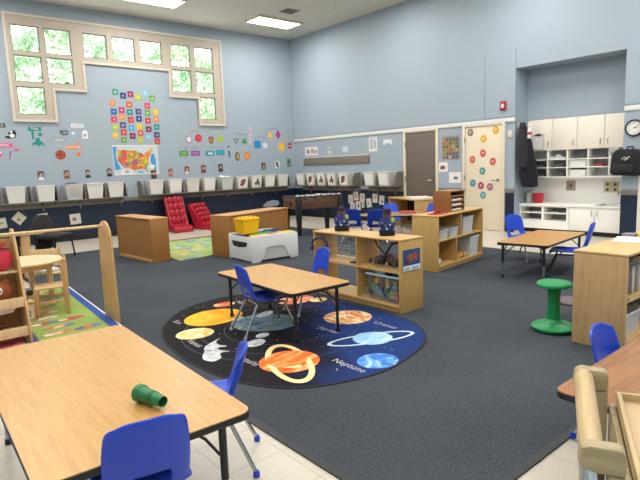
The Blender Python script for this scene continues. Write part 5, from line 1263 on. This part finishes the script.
for x in (.08, .55):
    for s in (-1, 1):
        w_ = MB(); w_.lathe([(.03, -.012), (.055, -.012), (.06, -.006), (.06, .006), (.055, .012), (.03, .012)], (x, s*(hw-.03), .06), 18, 'y'); wo = w_.build('wheel', BLACK, t)
        MB().box(x-.02, x+.02, s*(hw-.03)-.02, s*(hw-.03)-.014, .05, .2).build('caster_fork', CHROME, wo)

# green cup on the large table
t = thing('tumbler', 'green plastic cup lying on its side on the foreground table', 'cup', (-8.60, -10.155, .531), R(13)); t.scale = (.86, .9, .86)
m = MB(); a = [(.022, -.085), (.024, -.088), (.026, -.08), (.03, -.03), (.036, .055), (.041, .06), (.042, .085), (.039, .087), (.034, .06), (.026, -.03), (.021, -.07)]
m.lathe(a, (0, 0, 0), 24, 'y', cap=False); m.build('cup', GREEND, t)
m = MB(); m.lathe([(.0305, -.03), (.0325, -.028), (.034, -.005), (.0325, -.004)], (0, 0, 0), 24, 'y', cap=False); m.build('ridge', plain('darker green', '#0f5f2e', .4), t)

# ------------------------------------------------------------------ left play corner
t = thing('dress_up_rack', 'pale wooden dress up rack with rounded end panel and hanging rod', 'rack', (0, 0, .0155))
# end panel, profile in (y, z)
yc, hw_, zt_ = -7.02, .19, .955
pf = [(yc-hw_, 0), (yc+hw_, 0), (yc+.165, zt_-.17)] + [(yc+.0+.165*math.cos(a), zt_-.165+.165*math.sin(a)) for a in [PI*i/12 for i in range(1, 12)]] + [(yc-.165, zt_-.17)]
m = MB(); m.prism(pf, 'x', -7.722, -7.702, .004); m.build('end_panel', TOYW, t)
m = MB(); m.prism([(-7.2, 0), (-6.8, 0), (-6.8, .90), (-6.83, .945), (-6.9, .945), (-6.95, .90), (-6.98, .82), (-7.02, .72), (-7.05, .55), (-7.1, .42), (-7.16, .3), (-7.2, .12)], 'x', -8.46, -8.44, .004); m.build('middle_panel', TOYW, t)
m = MB(); m.prism([(-7.2, 0), (-6.8, 0), (-6.8, .90), (-6.83, .945), (-6.9, .945), (-6.95, .90), (-6.98, .82), (-7.02, .72), (-7.05, .55), (-7.1, .42), (-7.16, .3), (-7.2, .12)], 'x', -9.16, -9.14, .004); m.build('outer_panel', TOYW, t)
m = MB(); m.tube([(-9.139, -6.90, .905), (-7.723, -6.98, .905)], .014, 12); m.build('hanging_rod', PLY, t)
for z, y0_ in ((.06, -7.17), (.30, -7.12)):
    m = MB(); m.box(-9.139, -8.461, y0_, -6.82, z, z+.016).box(-9.139, -8.461, y0_-.015, y0_-.001, z, z+.085, .004); m.build('shelf_tray', PLY, t)
m = MB(); m.box(-9.139, -8.461, -7.0, -6.82, .58, .596); m.build('upper_shelf', PLY, t)
m = MB(); m.box(-9.139, -8.461, -6.815, -6.805, .06, .86); m.build('rack_back', TOYW, t)
# soft toys in it
t = thing('cloth_pouch', 'bright red and pink soft pouch at the left edge on the toy rack', 'toy', (-8.56, -6.93, .613))
m = MB(); m.ball((0, 0, .11), .08, .07, .11, 16); m.build('pouch', plain('pouch red', '#d8344e', .8, var=.25, scale=12), t)
m = MB(); m.ball((-.02, .01, .225), .06, .05, .04, 14); m.build('flap', plain('pouch rust', '#a8442c', .8), t)
m = MB(); m.tube([(-.06, -.05, .19), (0, -.07, .2), (.06, -.05, .19)], .008, 8); m.build('strap', BLACK, t)
t = thing('soft_ball', 'lime yellow soft ball at the left edge beside the red pouch', 'ball', (-8.68, -7.01, .613))
MB().ball((0, -.02, .065), .06, .05, .065, 16).build('ball', plain('neon lime', '#d8e838', .7), t)
t = thing('plush_toy', 'rust brown plush toy with pale face at the left edge of the rack', 'toy', (-8.62, -6.98, .332))
m = MB(); m.ball((0, 0, .1), .11, .08, .1, 16); m.build('body', plain('plush rust', '#8a4a24', .9, var=.2, scale=30), t)
m = MB(); m.ball((-.02, -.055, .12), .055, .03, .05, 14); m.build('face', plain('plush pale', '#d8ccc4', .9), t)
for x in (-.035, 0): MB().ball((x, -.084, .13), .009, n=8).build('eye', BLACK, t)
for x in (-.07, .06): MB().ball((x, .0, .19), .03, .02, .03, 10).build('ear', plain('plush rust', '#8a4a24', .9), t)
t = thing('doll_pile', 'jumble of reddish doll clothes on the lower tray of the toy rack', 'toys', (-8.76, -6.97, .0925))
toys(MB(), 22, ((-.18, .16), (-.09, .1), (.02, .13)), 4, 17, (.025, .045)).build('clothes', [pc('#a85a54'), pc('#c88a80'), pc('#5a4440'), pc('#d8b0a4')], t); tag(t, kind='stuff')
t = thing('toy_tray', 'white plastic tray tilted on the lower tray of the toy rack', 'tray', (-8.65, -7.0, .262), R(8))
MB().frustum((0, 0, 0), .2, .12, .26, .16, .045, .005).build('tray', PAPER, t)

# round play table and wooden chairs
t = thing('round_table', 'small round pale wood table behind the toy rack at left', 'table', (-8.20, -5.85, C0+.007))
m = MB(); m.lathe([(.001, .485), (.37, .485), (.378, .492), (.378, .504), (.37, .511), (.001, .511)], (0, 0, 0), 44); m.build('tabletop', wood('birch disc', '#e8d2a8', '#d8bd8c', 'x', 3, .35), t)
for a in (R(65), R(155), R(245), R(335)):
    m = MB(); m.box(.24*math.cos(a)-.025, .24*math.cos(a)+.025, .24*math.sin(a)-.025, .24*math.sin(a)+.025, 0, .484, .005); m.build('leg', PLY, t)
m = MB(); m.lathe([(.26, .42), (.28, .42), (.28, .484), (.26, .484)], (0, 0, 0), 36, cap=False); m.build('apron', PLY, t)
def wchair(label, loc, rz):
    t = thing('wooden_chair', label, 'chair', loc, rz, 'small wooden chairs at the round table')
    w = .15; s = MB(); s.box(-w, w, -.14, .14, .265, .283, .005); s.build('seat', PLY, t)
    for sx in (-1, 1):
        s = MB(); s.prism([(-.165, 0), (-.125, 0), (-.12, .3), (-.135, .45), (-.14, .54), (-.15, .56), (-.17, .555), (-.175, .53), (-.17, .3)], 'x', sx*(w+.012)-.011, sx*(w+.012)+.011, .004); s.build('leg', TOYW, t)
        s = MB(); s.box(sx*(w+.012)-.011, sx*(w+.012)+.011, .105, .145, 0, .283, .004); s.build('leg', TOYW, t)
        s = MB(); s.box(sx*(w+.012)-.008, sx*(w+.012)+.008, -.12, .104, .12, .15, .003); s.build('side_rail', TOYW, t)
    s = MB(); s.box(-w, w, -.165, -.148, .44, .53, .005); s.build('back_rail', PLY, t)
    s = MB(); s.box(-w, w, -.16, -.145, .32, .37, .005); s.build('back_rail', PLY, t)
    return t
wchair('small wooden chair at the right of the round table, back towards the rug edge', (-8.06, -6.25, C0+.007), R(77))
wchair('small wooden chair with a white cloth on it behind the round table', (-7.90, -5.40, C0+.007), R(165))
o = MB(); o.prism([(-.12, -.1), (.11, -.12), (.13, .1), (.0, .13), (-.13, .08)], 'z', 0, .04, .012); o = o.build('cloth', plain('white cloth', '#dcd8d4', .9), loc=(-7.91, -5.40, C0+.2905), rz=.4); tag(o, 'folded white cloth on the seat of the small wooden chair', 'cloth')
t = thing('toy_box', 'small wooden toy box with leaf print under the round table', 'box', (-8.33, -6.42, C0+.007), R(-8))
m = MB(); m.box(-.075, .075, -.07, .07, 0, .18, .006); m.build('box', TOYW, t)
m = MB(); m.prism([(-.08, -.075), (.08, -.075), (.05, .075), (-.05, .075)], 'z', .181, .20, .004); m.build('lid', PLY, t)
m = MB(); m.m(0).poly([(-.06, -.0712, .03), (.06, -.0712, .03), (.06, -.0712, .15), (-.06, -.0712, .15)]); m.m(1)
for (x, z, a) in ((-.025, .07, .5), (.02, .1, -.4), (.025, .055, .9), (-.02, .12, -.8)): m.poly([(x+p[0], -.072, z+p[1]) for p in rot2(ell(0, 0, .024, .01, 8), a)])
m.build('leaf_print', [pc('#d8d8c4'), pc('#3f6a3c')], t, smooth=False)
t = thing('doll', 'tiny doll with a pink bow standing on the leaf printed box', 'toy', (-8.33, -6.42, C0+.208))
m = MB(); m.lathe([(.03, 0), (.034, .02), (.02, .06), (.012, .07)], (0, 0, 0), 12); m.build('dress', plain('doll dress', '#7a4a4a', .8), t)
m = MB(); m.ball((0, 0, .09), .022, n=10); m.build('head', plain('doll pink', '#e0a8a0', .7), t)
t = thing('toy_bundle', 'small dark and cream toy bundle under the round table', 'toy', (-8.20, -5.93, C0+.007))
m = MB(); m.lathe([(.05, 0), (.06, .06), (.05, .12), (.03, .15)], (0, 0, 0), 14); m.build('sack', plain('sack cream', '#c8b890', .8), t)
m = MB(); m.ball((0, 0, .17), .045, .04, .035, 12); m.build('top', plain('sack dark', '#35322e', .8), t)

# play stand far left and dark chair
t = thing('play_stand', 'pale wooden play counter behind the round table at left edge', 'counter', (-7.93, -3.78, C0), R(-8))
m = MB(); m.box(-.45, .38, -.2, .2, .60, .62, .004); m.build('counter_top', wood('birch counter', '#e2caa2', '#d2b688', 'x', 4, .35), t)
for x in (-.44, .10): m = MB(); m.box(x, x+.11, -.17, .17, 0, .599, .004); m.build('side_panel', TOYW, t)
m = MB(); m.box(-.32, .09, .12, .14, .1, .599); m.build('back_panel', BLACK, t)
t = thing('padded_chair', 'dark grey padded chair with round back by the navy wall', 'chair', (-7.06, -2.30, C0), R(-150))
DG = plain('dark grey fabric', '#2d2b2c', .85, var=.2, scale=30)
m = MB(); m.prism([(.225*math.copysign(abs(math.cos(a))**.7, math.cos(a)), .43+.31*math.copysign(abs(math.sin(a))**.8, math.sin(a))) for a in [2*PI*i/28 for i in range(28)]], 'y', -.24, -.17, .025); m.build('backrest', DG, t)
m = MB(); m.box(-.22, .22, -.165, .25, .34, .42, .03); m.build('seat', DG, t)
for s in (-1, 1):
    m = MB(); m.tube([(s*.19, .2, .36), (s*.21, .23, .012)], .014, 8); m.build('leg', BLACKM, t)
    m = MB(); m.tube([(s*.19, -.14, .36), (s*.21, -.23, .012)], .014, 8); m.build('leg', BLACKM, t)
